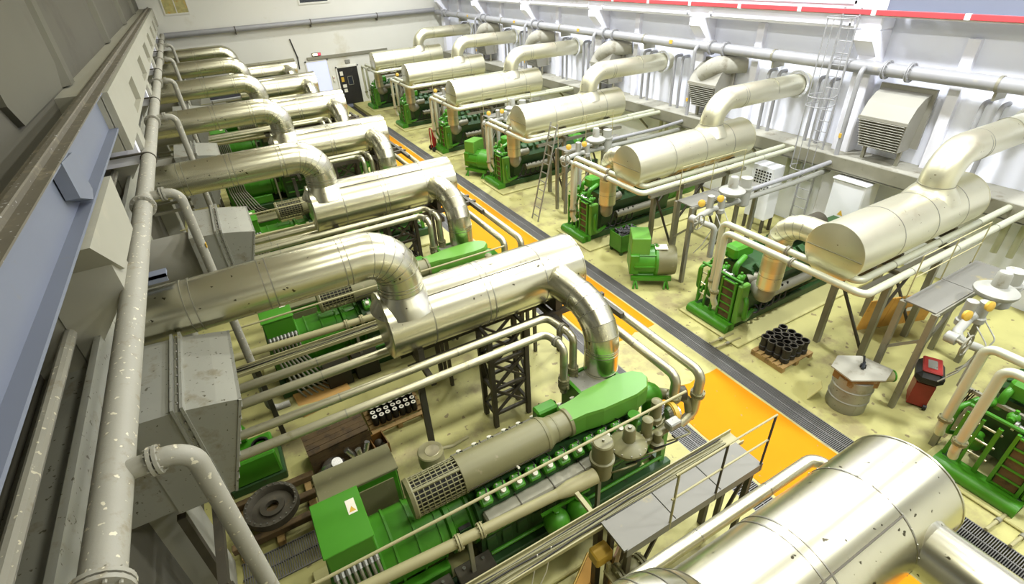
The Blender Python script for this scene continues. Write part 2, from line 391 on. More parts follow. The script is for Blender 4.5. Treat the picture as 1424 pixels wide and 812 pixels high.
w2 = struct(obj('window_2', MB().b2((6.6, YB-.03, 6.30), (8.3, YB+.02, 7.2)), 'glassd', smooth=False)); w2['label'] = 'dark window strip high in the back wall'
obj('window_frame', MB().b2((6.5, YB-.05, 6.20), (8.4, YB, 6.30)).b2((6.5, YB-.05, 6.3), (6.6, YB, 7.2)).b2((8.3, YB-.05, 6.3), (8.4, YB, 7.2)), 'wall_b', w2, smooth=False)
w3 = struct(obj('door_2', MB().b2((6.1, YB-.05, 0.0), (7.40, YB+.02, 2.92)), 'sky_pane', smooth=False)); w3['label'] = 'daylit pale blue doorway in the back wall'
obj('door_frame', MB().b2((6.0, YB-.07, 0), (6.1, YB, 3.0)).b2((7.4, YB-.07, 0), (7.5, YB, 3.0)).b2((6.0, YB-.07, 2.92), (7.5, YB, 3.0)), 'wall_b', w3, smooth=False)

wf = struct(obj('wall_front', MB().b2((XL-.3, YF-.3, 0), (XR+.3, YF, ZC)), 'wall_b', smooth=False))
ce = struct(obj('ceiling', MB().b2((XL-.3, YF, ZC), (XR+.3, YB, ZC+.3)), 'roof', smooth=False))

# left wall: set back below, ribbed panel above the crane rail
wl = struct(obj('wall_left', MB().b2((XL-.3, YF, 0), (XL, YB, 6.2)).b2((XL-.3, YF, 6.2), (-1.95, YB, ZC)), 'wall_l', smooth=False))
for k in range(-2, 9):
    y = 4.0+7.2*k
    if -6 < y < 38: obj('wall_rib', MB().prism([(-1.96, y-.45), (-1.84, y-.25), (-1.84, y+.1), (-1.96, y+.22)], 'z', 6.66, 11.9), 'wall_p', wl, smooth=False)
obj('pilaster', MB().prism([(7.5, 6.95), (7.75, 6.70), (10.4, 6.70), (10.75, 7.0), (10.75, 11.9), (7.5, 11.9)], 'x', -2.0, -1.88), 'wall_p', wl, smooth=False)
for y in [8.35+PITCH*k-2.2 for k in range(-1, 6)]:
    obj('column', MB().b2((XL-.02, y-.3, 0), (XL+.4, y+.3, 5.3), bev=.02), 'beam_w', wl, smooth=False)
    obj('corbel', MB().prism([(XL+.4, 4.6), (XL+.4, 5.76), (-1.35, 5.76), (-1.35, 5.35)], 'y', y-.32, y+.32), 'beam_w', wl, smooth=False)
    if 5 < y < 7:
        obj('girder_bearing', MB().prism([(6.05, 5.50), (7.30, 5.46), (7.50, 6.07), (5.30, 6.07)], 'y' if False else 'x', -1.95, -1.31), 'beam_w', wl, smooth=False)
        obj('splice_plate', MB().prism([(6.02, 6.64), (6.55, 6.60), (6.62, 6.20), (6.45, 6.14), (6.02, 6.30)], 'x', -1.47, -1.355), 'beam_b', wl, smooth=False)
        continue
    obj('corbel_cap', MB().prism([(XL, 5.2), (XL, 6.08), (-1.72, 6.08), (-1.42, 5.76), (-1.42, 5.2)], 'y', y-.6, y-.34), 'beam_r', wl, smooth=False)
# near steel crane girder with rail
gb = MB().b2((-1.63, -6.5, 6.62), (-1.366, 9.95, 6.65)).b2((-1.51, -6.5, 6.12), (-1.485, 9.95, 6.62)).b2((-1.63, -6.5, 6.09), (-1.366, 9.95, 6.12))
obj('crane_girder', gb, 'beam_b', wl, smooth=False)
obj('crane_rail', MB().b2((-1.54, -6.5, 6.65), (-1.46, 37.9, 6.72), bev=.01).b2((-1.64, -6.5, 6.645), (-1.355, 37.9, 6.662)), 'rail_d', wl, smooth=False)
# far concrete girder with pockets in its face
cg = MB().b2((-1.95, 9.95, 5.77), (-1.40, YB, 6.63))
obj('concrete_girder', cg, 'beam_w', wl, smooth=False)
def girder_face():
    m = MB(); m.b2((-1.41, 9.95, 6.32), (-1.30, YB, 6.63)); m.b2((-1.41, 9.95, 5.77), (-1.30, YB, 5.86))
    y = 9.95
    for p in (12.4, 16.4, 20.2, 24.0, 27.8, 31.6, 35.4):
        m.b2((-1.41, y, 5.86), (-1.30, p, 6.32)); y = p+1.6
    m.b2((-1.41, y, 5.86), (-1.30, YB, 6.32)); return m
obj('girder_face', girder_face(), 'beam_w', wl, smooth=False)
# low gutter shelf along the left wall under the header
obj('wall_gutter', MB().b2((XL, -6, 4.55), (-1.75, 37.5, 4.62)).b2((-1.79, -6, 4.62), (-1.73, 37.5, 4.95)), 'galv', wl, smooth=False)
obj('wall_conduit', MB().cyl((-1.95, -6, 5.05), (-1.95, 37.5, 5.05), .06, n=10), 'header', wl)

# ---------------------------------------------------------------- lamps under the roof
def lamp_proto():
    r = thing('high_bay_lamp', 'round high bay lamp hanging under the roof', 'lamp', group='high bay lamps under the roof')
    obj('reflector', MB().lathe((0, 0, .0), (0, 0, 1), [(0, .54), (.02, .55), (.22, .34), (.34, .14), (.5, .10), (.5, .0)], 20), 'steel', r)
    obj('rod', MB().cyl((0, 0, .5), (0, 0, ZC-LAMP_Z), .012, n=8), 'steel', r)
    return r
lp = lamp_proto()
lamp_roots = []
for i, (x, y, pw, colr) in enumerate(LAMPS):
    if i == 0: lp.location = (x, y, LAMP_Z); lamp_roots.append(lp)
    else: lamp_roots.append(copy_tree(lp, (x, y, LAMP_Z)))
for r, (x, y, pw, colr) in zip(lamp_roots, LAMPS):
    ld = bpy.data.lights.new('lamp_light', 'AREA'); ld.shape = 'DISK'; ld.size = 1.0; ld.energy = pw*LAMP_GAIN; ld.spread = LAMP_SPREAD; ld.color = colr
    lo = bpy.data.objects.new('lamp_light', ld); COL.objects.link(lo); lo.parent = r; lo.location = (0, 0, -.02)

# ---------------------------------------------------------------- ring main headers
def flange(m, p, d, r, n=20, bolts=8, t=.035):
    p = Vector(p); d, u, v = frame(d)
    for s in (-1, 1):
        m.cyl(p+d*(s*t*.6-t*.4), p+d*(s*t*.6+t*.4), r*1.42, n=n)
    for k in range(bolts):
        a = 2*PI*k/bolts; q = p+(u*math.cos(a)+v*math.sin(a))*r*1.24
        m.cyl(q-d*t*1.6, q+d*t*1.6, r*.10, n=6)
hd = thing('header_pipe', 'long weathered grey header pipe high along the left wall', 'pipe', (-1.31, 0, 5.28))
obj('pipe', MB().cyl((0, -4, 0), (0, 38.0, 0), .114, n=28), 'header', hd)
HY = [-2.5, 3.25, 9.02, 14.8, 20.55, 26.3, 32.1]
for y in [2.38, 8.62, 14.4, 20.15, 25.9, 31.7]:
    m = MB(); flange(m, (0, y-.0, 0), (0, 1, 0), .114, 24, 12); obj('flange', m, 'header', hd)
for y in HY[2:]:
    obj('hanger', MB().ring((0, y+2.2, 0), (0, 1, 0), .116, .05, .012).b2((-.6, y+2.17, .10), (0, y+2.23, .13)), 'steel_d', hd)
hb = thing('header_pipe', 'grey header pipe across the back wall above the doors', 'pipe', (0, YB-.32, 5.25))
obj('pipe', MB().cyl((-1.2, 0, 0), (15.3, 0, 0), .15, n=20), 'header_r', hb)
for x in (2.5, 6.9, 11.2):
    obj('hanger', MB().ring((x, 0, 0), (1, 0, 0), .152, .06, .014).b2((x-.03, 0, -.3), (x+.03, .34, -.16)), 'steel_d', hb)
hr = thing('header_pipe', 'grey header pipe high along the right wall', 'pipe', (15.42, 0, 5.10))
obj('pipe', MB().cyl((0, -2, 0), (0, 37.9, 0), .165, n=24), 'header_r', hr)
for k in range(-1, 6):
    y = 8.1+PITCH*k
    m = MB(); flange(m, (0, y-.42, 0), (0, 1, 0), .165, 20, 10); flange(m, (0, y-1.0, 0), (0, 1, 0), .165, 20, 10)
    obj('flange', m, 'header_r', hr)
    obj('hanger', MB().ring((0, y+2.9, 0), (0, 1, 0), .167, .06, .015).b2((-.03, y+2.87, -.36), (.5, y+2.93, -.17)), 'steel', hr)
    if k > 0: obj('pipe_marker', MB().b2((-.175, y+1.3, -.02), (-.14, y+1.45, .10)), 'yel', hr)
# drops from the headers to the machines
def left_drop():
    r = thing('drop_pipe', 'x', 'pipe', group='drop pipes from the left header')
    obj('pipe', MB().tube([(-1.22, 0, 5.28), (-.86, 0, 5.28), (-.86, 0, .6), (-.5, 0, .6)], .070, .17, 18, 8), 'header', r)
    m = MB(); flange(m, (-1.07, 0, 5.28), (1, 0, 0), .072, 20, 10, .028); obj('flange', m, 'header', r)
    return r
ld0 = left_drop(); ld0['label'] = 'nearest grey pipe dropping from the left header'; ld0.location = (0, HY[1], 0)
for i, y in enumerate(HY[2:]):
    q = copy_tree(ld0, (0, y, 0), '%s grey pipe dropping from the left header' % ORD[i+1])
    if i == 0: obj('pipe_marker', MB().b2((-.80, -.06, 4.30), (-.785, .02, 4.38)), 'yel', q)
def right_drop():
    r = thing('drop_pipe', 'x', 'pipe', group='drop pipes from the right header')
    obj('pipe', MB().tube([(15.42, 0, 5.12), (15.12, 0, 5.12), (15.12, 0, 2.62), (13.9, .12, 2.50), (11.6, .12, 2.50), (11.6, .12, 2.2)], .062, .2, 14, 7), 'header_r', r)
    obj('pipe_marker', MB().b2((15.03, -.03, 3.3), (15.06, .04, 3.42)), 'yel', r)
    return r
rd0 = right_drop(); rd0['label'] = 'nearest grey pipe dropping from the right wall header'; rd0.location = (0, 8.15, 0)
for i in range(1, 5): copy_tree(rd0, (0, 8.15+PITCH*i, 0), '%s grey pipe dropping from the right wall header' % ORD[i])
# red conductor bar of the crane
bb = thing('conductor_bar', 'red crane conductor bar running along the right wall', 'busbar', (15.2, 0, 6.4))
seg = obj('bar_segment', MB().b2((-.03, .06, -.06), (.03, 2.0, .06), bev=.01), 'busbar', bb, smooth=False)
jt = obj('joint', MB().b2((-.04, -.06, -.07), (.04, .06, .07), bev=.01), 'whitep', bb, smooth=False)
seg.location = (0, -2, 0); jt.location = (0, -2, 0)
for i in range(1, 20):
    shared('bar_segment', seg, bb, (0, -2+2.06*i, 0)); shared('joint', jt, bb, (0, -2+2.06*i, 0))
obj('conductor_rail', MB().b2((.03, -2, -.10), (.09, 38, -.05)), 'whitep', bb, smooth=False)
for i in range(10): obj('hanger', MB().b2((.05, -1+4.1*i, -.05), (.34, -.94+4.1*i, .02)), 'steel', bb, smooth=False)

# ================================================================== left row of sets
YV = [1.35+PITCH*k for k in range(7)]
def left_silencer():
    r = thing('exhaust_silencer', 'x', 'silencer', group='exhaust silencers of the left row')
    z, R = 3.0, .57
    obj('shell', MB().cyl((1.33, 0, z), (5.05, 0, z), R, n=48, caps=False), 'alu', r)
    for x, s in ((1.33, -1), (5.05, 1)):
        obj('end_cap', MB().lathe((x, 0, z), (s, 0, 0), [(-.02, R+.008), (.0, R+.008), (.012, R-.01), (.03, .3), (.035, .0)], 48), 'alu', r)
    for x in (2.05, 3.05, 3.16, 4.22):
        obj('seam_band', MB().ring((x, 0, z), (1, 0, 0), R, .018, .005, 48), 'seam', r)
    m = MB()
    for i in range(24):
        a = 2*PI*i/24; m.sphere((4.22, (R+.004)*math.cos(a), z+(R+.004)*math.sin(a)), .010, 6, 4)
    obj('rivets', m, 'seam', r)['kind'] = 'stuff'
    obj('lap_seam', MB().b2((2.05, -.31, z+.475), (4.22, -.295, z+.49)), 'steel_d', r, smooth=False)
    obj('inlet_saddle', MB().lathe((1.74, 0, z+.30), (0, 0, 1), [(0, .56), (.16, .47), (.27, .38), (.30, .365)], 32, False), 'alu', r)
    obj('outlet_saddle', MB().lathe((4.5, -.36, z), (0, -1, 0), [(0, .36), (.13, .33), (.2, .285), (.24, .275)], 28, False), 'alu', r)
    for x in (1.75, 4.5):
        obj('saddle', MB().b2((x-.05, -.45, z-R-.12), (x+.05, .45, z-R+.18)), 'steel_d', r, smooth=False)
    return r
def left_flue():
    r = thing('flue_duct', 'x', 'duct', group='clad flue ducts of the left row')
    z, R = 4.33, .36
    obj('pipe', MB().tube([(-2.3, 0, z), (1.74, 0, z), (1.74, 0, 3.45)], R, .52, 36, 7), 'alu', r, angle=12)
    for x in (-1.1, -1.0, -.15, -.05, .92, 1.0): obj('seam_band', MB().ring((x, 0, z), (1, 0, 0), R, .014, .005, 36), 'seam', r)
    for zz in (3.68, 3.74): obj('seam_band', MB().ring((1.74, 0, zz), (0, 0, 1), R, .012, .005, 36), 'seam', r)
    for i in range(1, 7):
        a = PI/2*i/7; c = Vector((1.74-.52, 0, z-.52)); p = c+Vector((math.sin(a), 0, math.cos(a)))*.52
        obj('elbow_seam', MB().ring(p, (math.cos(a), 0, -math.sin(a)), R, .010, .004, 36), 'seam', r)
    obj('wall_collar', MB().lathe((-2.3, 0, z), (1, 0, 0), [(0, .5), (.04, .5), (.05, .37), (.09, .37)], 28, False), 'galv', r)
    return r
def left_down():
    r = thing('exhaust_downpipe', 'x', 'pipe', group='exhaust downpipes of the left row')
    R = .295; yb = -1.78
    obj('elbow', MB().tube([(4.5, -.5, 3.02), (4.5, yb, 3.02), (4.5, yb, 2.35)], R, .62, 36, 5), 'alu', r, angle=14)
    obj('pipe', MB().cyl((4.5, yb, 2.36), (4.5, yb, 1.45), R, n=32), 'alu', r)
    for zz in (2.36, 2.30, 1.92): obj('seam_band', MB().ring((4.5, yb, zz), (0, 0, 1), R, .014, .005, 32), 'seam', r)
    for i in range(0, 6):
        a = PI/2*i/5; c = Vector((4.5, yb+.62, 3.02-.62)); p = c+Vector((0, -math.sin(a), math.cos(a)))*.62
        obj('elbow_seam', MB().ring(p, (0, -math.cos(a), -math.sin(a)), R, .012, .004, 32), 'seam', r)
    obj('heat_stain', MB().ring((4.5, yb, 1.62), (0, 0, 1), R-.004, .30, .006, 32), 'rust', r)
    obj('bellows', MB().lathe((4.5, yb, 1.45), (0, 0, -1), [(0, .24), (.04, .27), (.08, .23), (.12, .27), (.16, .23), (.2, .27), (.24, .22), (.5, .2)], 24, False), 'steel', r)
    return r
SIDE = 'in the left row'
def lab(i, s): return ('%s %s counted from the camera %s' % (ORD[i], s, SIDE)).replace('nearest', 'nearest')
ls, lf, ldn = left_silencer(), left_flue(), left_down()
LSB = ['nearest big clad silencer, cropped by the bottom edge', 'second big clad silencer above the pallet of filters', 'third big clad silencer in the left row', 'fourth big clad silencer in the left row', 'fifth big clad silencer in the left row', 'sixth big clad silencer in the left row', 'farthest big clad silencer in the left row']
for i, y in enumerate(YV):
    for pr, nm in ((ls, None), (lf, 'flue duct bending down into the silencer'), (ldn, 'clad elbow and downpipe leaving the silencer')):
        l = LSB[i] if nm is None else '%s %s, left row' % (ORD[i], nm)
        if i == 0: pr.location = ((.20, -.24+y, -.03), (.14, -.22+y, -.32), (.20, -.24+y, -.03))[(ls, lf, ldn).index(pr)]; pr['label'] = l
        else: copy_tree(pr, (0, y, 0), l)

def tower():
    r = thing('lattice_tower', 'x', 'support', group='lattice towers under the left silencers')
    x0, x1, y0, y1, zt = 3.02, 3.78, -.42, .02, 2.32
    for x in (x0, x1):
        for y in (y0, y1): obj('post', MB().b2((x-.045, y-.045, 0), (x+.045, y+.045, zt)), 'steel_d', r, smooth=False)
    for z in (.35, 1.0, 1.65, 2.28):
        for (a, b) in (((x0, y0), (x1, y0)), ((x0, y1), (x1, y1)), ((x0, y0), (x0, y1)), ((x1, y0), (x1, y1))):
            obj('rail', MB().bar((a[0], a[1], z), (b[0], b[1], z), .06), 'steel_d', r, smooth=False)
    for i, (z0, z1) in enumerate(((.35, 1.0), (1.0, 1.65), (1.65, 2.28))):
        for y in (y0, y1):
            obj('brace', MB().bar((x0, y, z0), (x1, y, z1), .045), 'steel_d', r, smooth=False)
            obj('brace', MB().bar((x1, y, z0), (x0, y, z1), .045), 'steel_d', r, smooth=False)
        for x in (x0, x1): obj('brace', MB().bar((x, y0, z0 if i % 2 else z1), (x, y1, z1 if i % 2 else z0), .045), 'steel_d', r, smooth=False)
    for (a, b) in (((1.5, -.42, 2.28), (5.6, -.42, 2.28)), ((1.5, .02, 2.28), (5.6, .02, 2.28)), ((5.45, -1.2, 2.28), (5.45, 1.0, 2.28)), ((4.4, -.9, 2.22), (4.4, .6, 2.22)), ((1.75, -.9, 2.22), (1.75, .6, 2.22))):
        obj('beam', MB().bar(a, b, .09, .11), 'steel_d', r, smooth=False)
    for (x, y) in ((5.45, .9), (1.55, -.8)): obj('post', MB().b2((x-.05, y-.05, 0), (x+.05, y+.05, 2.25)), 'steel_d', r, smooth=False)
    return r
tw = tower()
for i, y in enumerate(YV[1:]):
    l = '%s dark lattice tower carrying a left row silencer' % ORD[i]
    if i == 0: tw.location = (0, y, 0); tw['label'] = l
    else: copy_tree(tw, (0, y, 0), l)

def hot_pair():
    out = []
    for (yo, xe, ye, xd, tone) in ((-.95, 3.92, -1.62, 4.02, 'rear'), (-1.33, 3.66, -1.78, 3.72, 'front')):
        r = thing('water_pipe', tone, 'pipe', group='hot water pipes of the left row')
        z = 2.7
        obj('pipe', MB().tube([(-1.9, yo, z), (xe, yo, z), (xd, ye, z), (xd, ye, 1.72)], .066, .16, 18, 6), 'pipe_l', r)
        for p, d in (((xe+(xd-xe)*.55, yo+(ye-yo)*.6, z), (xd-xe, ye-yo, 0)),):
            m = MB(); flange(m, p, d, .066, 16, 6, .03); obj('flange', m, 'steel', r)
        m = MB(); flange(m, (xd, ye, 1.98), (0, 0, 1), .07, 16, 6, .04); obj('joint', m, 'gpaint', r)
        obj('valve', MB().sphere((xd, ye, 1.86), .10, 14, 8).cyl((xd, ye, 1.86), (xd, ye-.14, 1.9), .02, n=8), 'gpaint', r)
        for x in (.3, 2.2): obj('seam_band', MB().ring((x, yo, z), (1, 0, 0), .066, .02, .004, 16), 'seam', r)
        out.append(r)
    return out
def cold_pair():
    out = []
    for (yo, xe, yend, tone) in ((.75, 5.55, -3.05, 'outer'), (.34, 5.16, -2.9, 'inner')):
        r = thing('water_pipe', tone, 'pipe', group='cold water pipes of the left row')
        z = 2.2
        obj('pipe', MB().tube([(-1.9, yo, z), (xe, yo, z), (xe, yend, z), (xe-.02, yend, 1.35), (xe-.3, yend, 1.2)], .082, .17, 18, 6), 'pipe_l', r)
        for x in (.2, 1.6, 3.4, 4.6): obj('seam_band', MB().ring((x, yo, z), (1, 0, 0), .082, .02, .004, 16), 'seam', r)
        for y in (-.9, -1.9): obj('seam_band', MB().ring((xe, y, z), (0, 1, 0), .082, .02, .004, 16), 'seam', r)
        m = MB(); flange(m, (xe, yend, 1.75), (0, 0, 1), .085, 16, 6, .04); obj('flange', m, 'gpaint', r)
        out.append(r)
    return out
hp, cp = hot_pair(), cold_pair()
for i, y in enumerate(YV):
    for j, pr in enumerate(hp):
        l = '%s hot water line, %s of two cream pipes beside the silencer' % (ORD[i], ('rear', 'front')[j])
        if i == 0: pr.location = (0, YV[1], 0); pr['label'] = l
        elif i < 6: copy_tree(pr, (0, YV[i+1], 0), l)
    for j, pr in enumerate(cp):
        l = '%s cold water line, %s of two cream pipes under the silencer' % (ORD[i], ('rear', 'front')[j])
        if i == 0: pr.location = (0, y, 0); pr['label'] = l
        else: copy_tree(pr, (0, y, 0), l)

# ventilation hoods on the left wall
def left_hood(y0, y1, tip, ztop, label, dz=1.3, boxed=False):
    yc = (y0+y1)/2; w = (y1-y0)/2
    r = thing('ventilation_hood', label, 'duct', (0, yc, 0), 'ventilation hoods on the left wall')
    xb = tip-1.05
    prof = [(xb, ztop-dz), (xb, ztop+.14), (xb+.45, ztop+.11), (tip-.22, ztop+.04), (tip, ztop-.01), (tip-.44, ztop-dz)]
    obj('hood_shell', MB().prism(prof, 'y', -w, w), 'galv', r, smooth=False)
    for dx in (.0, .09):
        obj('flange_rib', MB().b2((xb+.42+dx, -w-.03, ztop-dz), (xb+.45+dx, w+.03, ztop+.17)), 'galv', r, smooth=False)
    m = MB()
    for i in range(9): m.sphere((xb+.49, -w-.015, ztop-.05-i*.12), .014, 6, 4).sphere((xb+.49, -w+.07+i*(2*w-.14)/8, ztop+.165), .014, 6, 4)
    obj('bolts', m, 'chrome', r)['kind'] = 'stuff'
    obj('corner_angle', MB().bar((tip, -w, ztop-.01), (tip-.44, -w, ztop-dz), .03, .03).b2((tip-.03, -w, ztop-.03), (tip+.008, w, ztop-.005)), 'galv', r, smooth=False)
    for i in range(7): obj('louvre_slat', MB().bar((tip-.04-.058*i, -w+.05, ztop-.16-.17*i), (tip-.04-.058*i, w-.05, ztop-.16-.17*i), .05, .012), 'galv', r, smooth=False)
    if boxed: obj('plenum', MB().b2((-2.33, -w+.02, ztop-dz+.05), (xb, w-.02, ztop+.06)), 'galv', r, smooth=False)
    else: obj('fan_casing', MB().lathe((-2.33, 0, ztop-.5), (1, 0, 0), [(0, w*.74), (.05, w*.74), (.06, w*.68), (xb+2.30, w*.68), (xb+2.30, w*.74), (xb+2.34, w*.74)], 28, False), 'hood', r)
    for s in (-1, 1): obj('bracket', MB().bar((-2.3, s*w*.5, ztop-dz-.03), (tip-.8, s*w*.5, ztop-dz-.03), .07), 'steel', r, smooth=False)
    return r
left_hood(5.2, 6.7, -.74, 4.05, 'large grey sheet metal hood nearest the camera on left wall', 1.3, True)
left_hood(10.0, 11.4, -.05, 3.98, 'second grey fan hood on left wall, pointed tip beside flue duct')
for i in range(2, 6):
    left_hood(10.0+PITCH*(i-1), 11.4+PITCH*(i-1), -.25, 3.95, '%s fan hood on left wall between the flue ducts' % ORD[i])
# steel gantry under the near hood
gs = thing('steel_bracket', 'dark steel frame carrying the nearest left wall hood', 'support', (-1.6, 4.6, 0))
for (a, b) in (((.1, -.4, 0), (.1, -.4, 2.4)), ((-.3, .9, 0), (-.3, .9, 2.4)), ((-.7, -.4, 2.4), (.2, -.4, 2.4)), ((.1, -.4, 2.4), (.1, .9, 2.4))):
    obj('post', MB().bar(a, b, .1), 'steel_d', gs, smooth=False)
wsb = thing('wall_strut', 'grey channel strut bolted from left wall to nearest flue duct', 'support', (-1.9, 7.12, 4.85))
obj('channel', MB().b2((-.3, .02, -.04), (.72, .2, .0)).b2((-.3, .02, -.1), (.72, .04, .0)), 'beam_b', wsb, smooth=False)
obj('diagonal', MB().bar((-.2, .1, -.0), (-.2, -1.2, .9), .12, .05), 'galv', wsb, smooth=False)

# ================================================================== left engine-generator sets
YE = [4.62+PITCH*k for k in range(6)]
def left_engine():
    r = thing('gas_engine_generator', 'x', 'engine', group='green engine generator sets of the left row')
    # base frame
    for y in (-.52, .52): obj('base_rail', MB().b2((-.62, y-.07, .10), (5.15, y+.07, .36), bev=.02), 'green_d', r, smooth=False)
    for x in (-.55, .6, 1.7, 2.9, 4.1, 5.05): obj('cross_member', MB().b2((x-.06, -.5, .12), (x+.06, .5, .30)), 'green_d', r, smooth=False)
    # generator
    g = obj('generator', MB().lathe((-.1, .1, .98), (1, 0, 0), [(0, .40), (.06, .47), (.12, .50), (1.02, .50), (1.06, .47), (1.14, .47)], 40), 'green', r)
    for x in (.10, .30, .62, .94): obj('rib', MB().ring((x, .1, .98), (1, 0, 0), .50, .035, .022, 40), 'green', g)
    for s in (-1, 1): obj('foot', MB().b2((-.1, .1+s*.48-.08, .36), (.95, .1+s*.48+.08, .66), bev=.02), 'green', g, smooth=False)
    obj('end_housing', MB().b2((-.56, -.32, .40), (-.08, .54, 1.40), bev=.04), 'green', r, smooth=False)
    for i in range(7): obj('louvre', MB().b2((-.575, -.2, .62+i*.09), (-.55, .42, .65+i*.09)), 'green_d', r, smooth=False)
    tb = obj('terminal_box', MB().b2((-.52, -.27, 1.34), (.09, .56, 1.90), bev=.015), 'green', r, smooth=False)
    obj('lid', MB().b2((-.54, -.29, 1.90), (.11, .58, 1.925), bev=.008), 'green', tb, smooth=False)
    obj('warning_sticker', MB().b2((-.10, .16, 1.925), (.02, .40, 1.929)), 'label', tb, smooth=False)
    obj('warning_triangle', MB().prism([(-.085, .19), (.005, .19), (-.04, .28)], 'z', 1.929, 1.931), 'yel', tb, smooth=False)
    for i in range(8):
        x = -.48+i*.075
        obj('cable', MB().tube([(x, -.27, 1.50), (x, -.36, 1.44), (x+.02, -.42, 1.0), (x+.16+.03*i, -.62, .30), (x+.3+.05*i, -.8, .12)], .024, .15, 8, 4), 'steel', r)
        obj('cable_gland', MB().cyl((x, -.26, 1.50), (x, -.33, 1.46), .036, n=8), 'galv', r)
    # coupling and flywheel housing
    fh = obj('flywheel_housing', MB().lathe((1.04, .1, .98), (1, 0, 0), [(0, .46), (.03, .52), (.10, .52), (.12, .47), (.34, .47), (.36, .54), (.42, .54)], 36), 'green', r)
    obj('guard_grille', MB().b2((1.18, -.40, 1.06), (1.36, -.34, 1.26)), 'black', fh, smooth=False)
    for i in range(5): obj('grille_bar', MB().b2((1.18, -.415, 1.08+i*.04), (1.36, -.39, 1.09+i*.04)), 'green_d', fh, smooth=False)
    for i in range(12):
        a = 2*PI*i/12; obj('bolt', MB().cyl((1.45, .1+.5*math.cos(a), .98+.5*math.sin(a)), (1.48, .1+.5*math.cos(a), .98+.5*math.sin(a)), .018, n=6), 'steel', fh)
    # block
    blk = obj('engine_block', MB().prism([(-.42, .36), (.42, .36), (.46, .85), (.60, 1.25), (.40, 1.58), (-.40, 1.58), (-.60, 1.25), (-.46, .85)], 'x', 1.46, 4.55), 'green_d', r, smooth=False)
    obj('oil_sump', MB().b2((1.5, -.36, .12), (4.5, .36, .38), bev=.04), 'green_d', r, smooth=False)
    for i in range(10):
        x = 1.62+i*.262
        for s in (-1, 1):
            h = obj('cylinder_head', MB().box((x, s*.38, 1.66), (.185, .22, .16), rx=-s*.5, bev=.025), 'green', r, smooth=False)
            obj('spark_cap', MB().cyl((x, s*.43, 1.70), (x, s*.475, 1.785), .040, n=10), 'label', h)
            obj('ignition_lead', MB().tube([(x, s*.46, 1.77), (x+.04, s*.38, 1.86), (x+.05, s*.26, 1.76)], .010, .05, 6, 3), 'black', h)
            obj('rocker_bolt', MB().cyl((x-.05, s*.33, 1.74), (x-.05, s*.36, 1.79), .014, n=6).cyl((x+.05, s*.33, 1.74), (x+.05, s*.36, 1.79), .014, n=6), 'steel', h)
    for i in range(10):
        x = 1.62+i*.262
        obj('crankcase_door', MB().b2((x-.09, -.475, .55), (x+.09, -.44, .85), bev=.015), 'green_d', r, smooth=False)
    for s in (-1, 1):
        ex = obj('manifold_cover', MB().b2((1.52, s*.57-.11, 1.26), (3.66, s*.57+.11, 1.54), bev=.03), 'steel', r, smooth=False)
        for x in (2.05, 2.6, 3.15): obj('cover_seam', MB().b2((x, s*.57-.115, 1.25), (x+.015, s*.57+.115, 1.548)), 'steel_d', ex, smooth=False)
    # intake silencer with wire cage
    cy, cz = -.04, 1.93
    isl = obj('intake_silencer', MB().lathe((1.40, cy, cz), (1, 0, 0), [(0, .255), (.0, .27), (1.42, .27), (1.44, .255), (1.52, .215), (1.80, .205), (1.82, .225), (1.87, .225)], 36), 'gpaint', r)
    for x in (1.42, 2.78): obj('band', MB().ring((x, cy, cz), (1, 0, 0), .272, .03, .006, 36), 'gpaint', isl)
    obj('band', MB().ring((3.0, cy, cz), (1, 0, 0), .21, .03, .008, 30), 'gpaint', isl)
    obj('side_seam', MB().b2((1.42, cy-.277, cz-.06), (2.8, cy-.266, cz-.045)), 'steel_d', isl, smooth=False)
    obj('drain_cock', MB().cyl((2.2, cy-.26, cz-.06), (2.2, cy-.33, cz-.02), .018, n=8), 'label', isl)
    cage = MB()
    for i in range(28):
        a = 2*PI*i/28; p = (cy+.262*math.cos(a), cz+.262*math.sin(a))
        cage.bar((.70, p[0], p[1]), (1.40, p[0], p[1]), .014, .010)
    obj('cage_bars', cage, 'gpaint', isl, smooth=False)['kind'] = 'stuff'
    for x in (.78, .86, .94, 1.02, 1.10, 1.18, 1.26, 1.34): obj('cage_hoop', MB().ring((x, cy, cz), (1, 0, 0), .262, .012, .008, 32), 'gpaint', isl)
    obj('filter_core', MB().cyl((.74, cy, cz), (1.40, cy, cz), .20, n=24), 'black', isl)
    obj('cage_end', MB().lathe((.66, cy, cz), (1, 0, 0), [(0, .0), (0, .27), (.05, .285), (.07, .275)], 32, False), 'gpaint', isl)
    obj('cage_strap', MB().bar((.68, cy-.10, cz+.252), (1.40, cy-.10, cz+.252), .04, .012), 'gpaint', isl, smooth=False)
    for x in (1.6, 2.6): obj('support_leg', MB().b2((x-.04, cy-.2, 1.46), (x+.04, cy+.2, 1.70)), 'green_d', r, smooth=False)
    # green charge duct
    def duct(z0, z1, sc): 
        P = [(3.20, -.19), (3.50, -.20), (3.80, -.26), (4.45, -.29), (4.70, -.24), (4.86, -.06), (4.86, .06), (4.74, .18), (4.45, .25), (3.80, .24), (3.50, .18), (3.20, .16)]
        cx, cyy = 4.0, 0
        return [(cx+(x-cx)*sc, cyy+(y-cyy)*sc, z) for (x, y) in P for z in (z0,)], len(P)
    v0, n = duct(1.74, 0, .985); v1, _ = duct(1.79, 0, 1.0); v2, _ = duct(2.06, 0, 1.0); v3, _ = duct(2.11, 0, .97)
    f = [tuple(range(n))]+[(k*n+i, k*n+(i+1) % n, (k+1)*n+(i+1) % n, (k+1)*n+i) for k in range(3) for i in range(n)]+[tuple(range(3*n, 4*n))]
    cdct = obj('charge_duct', MB().add(v0+v1+v2+v3, f), 'green_l', r, smooth=False)
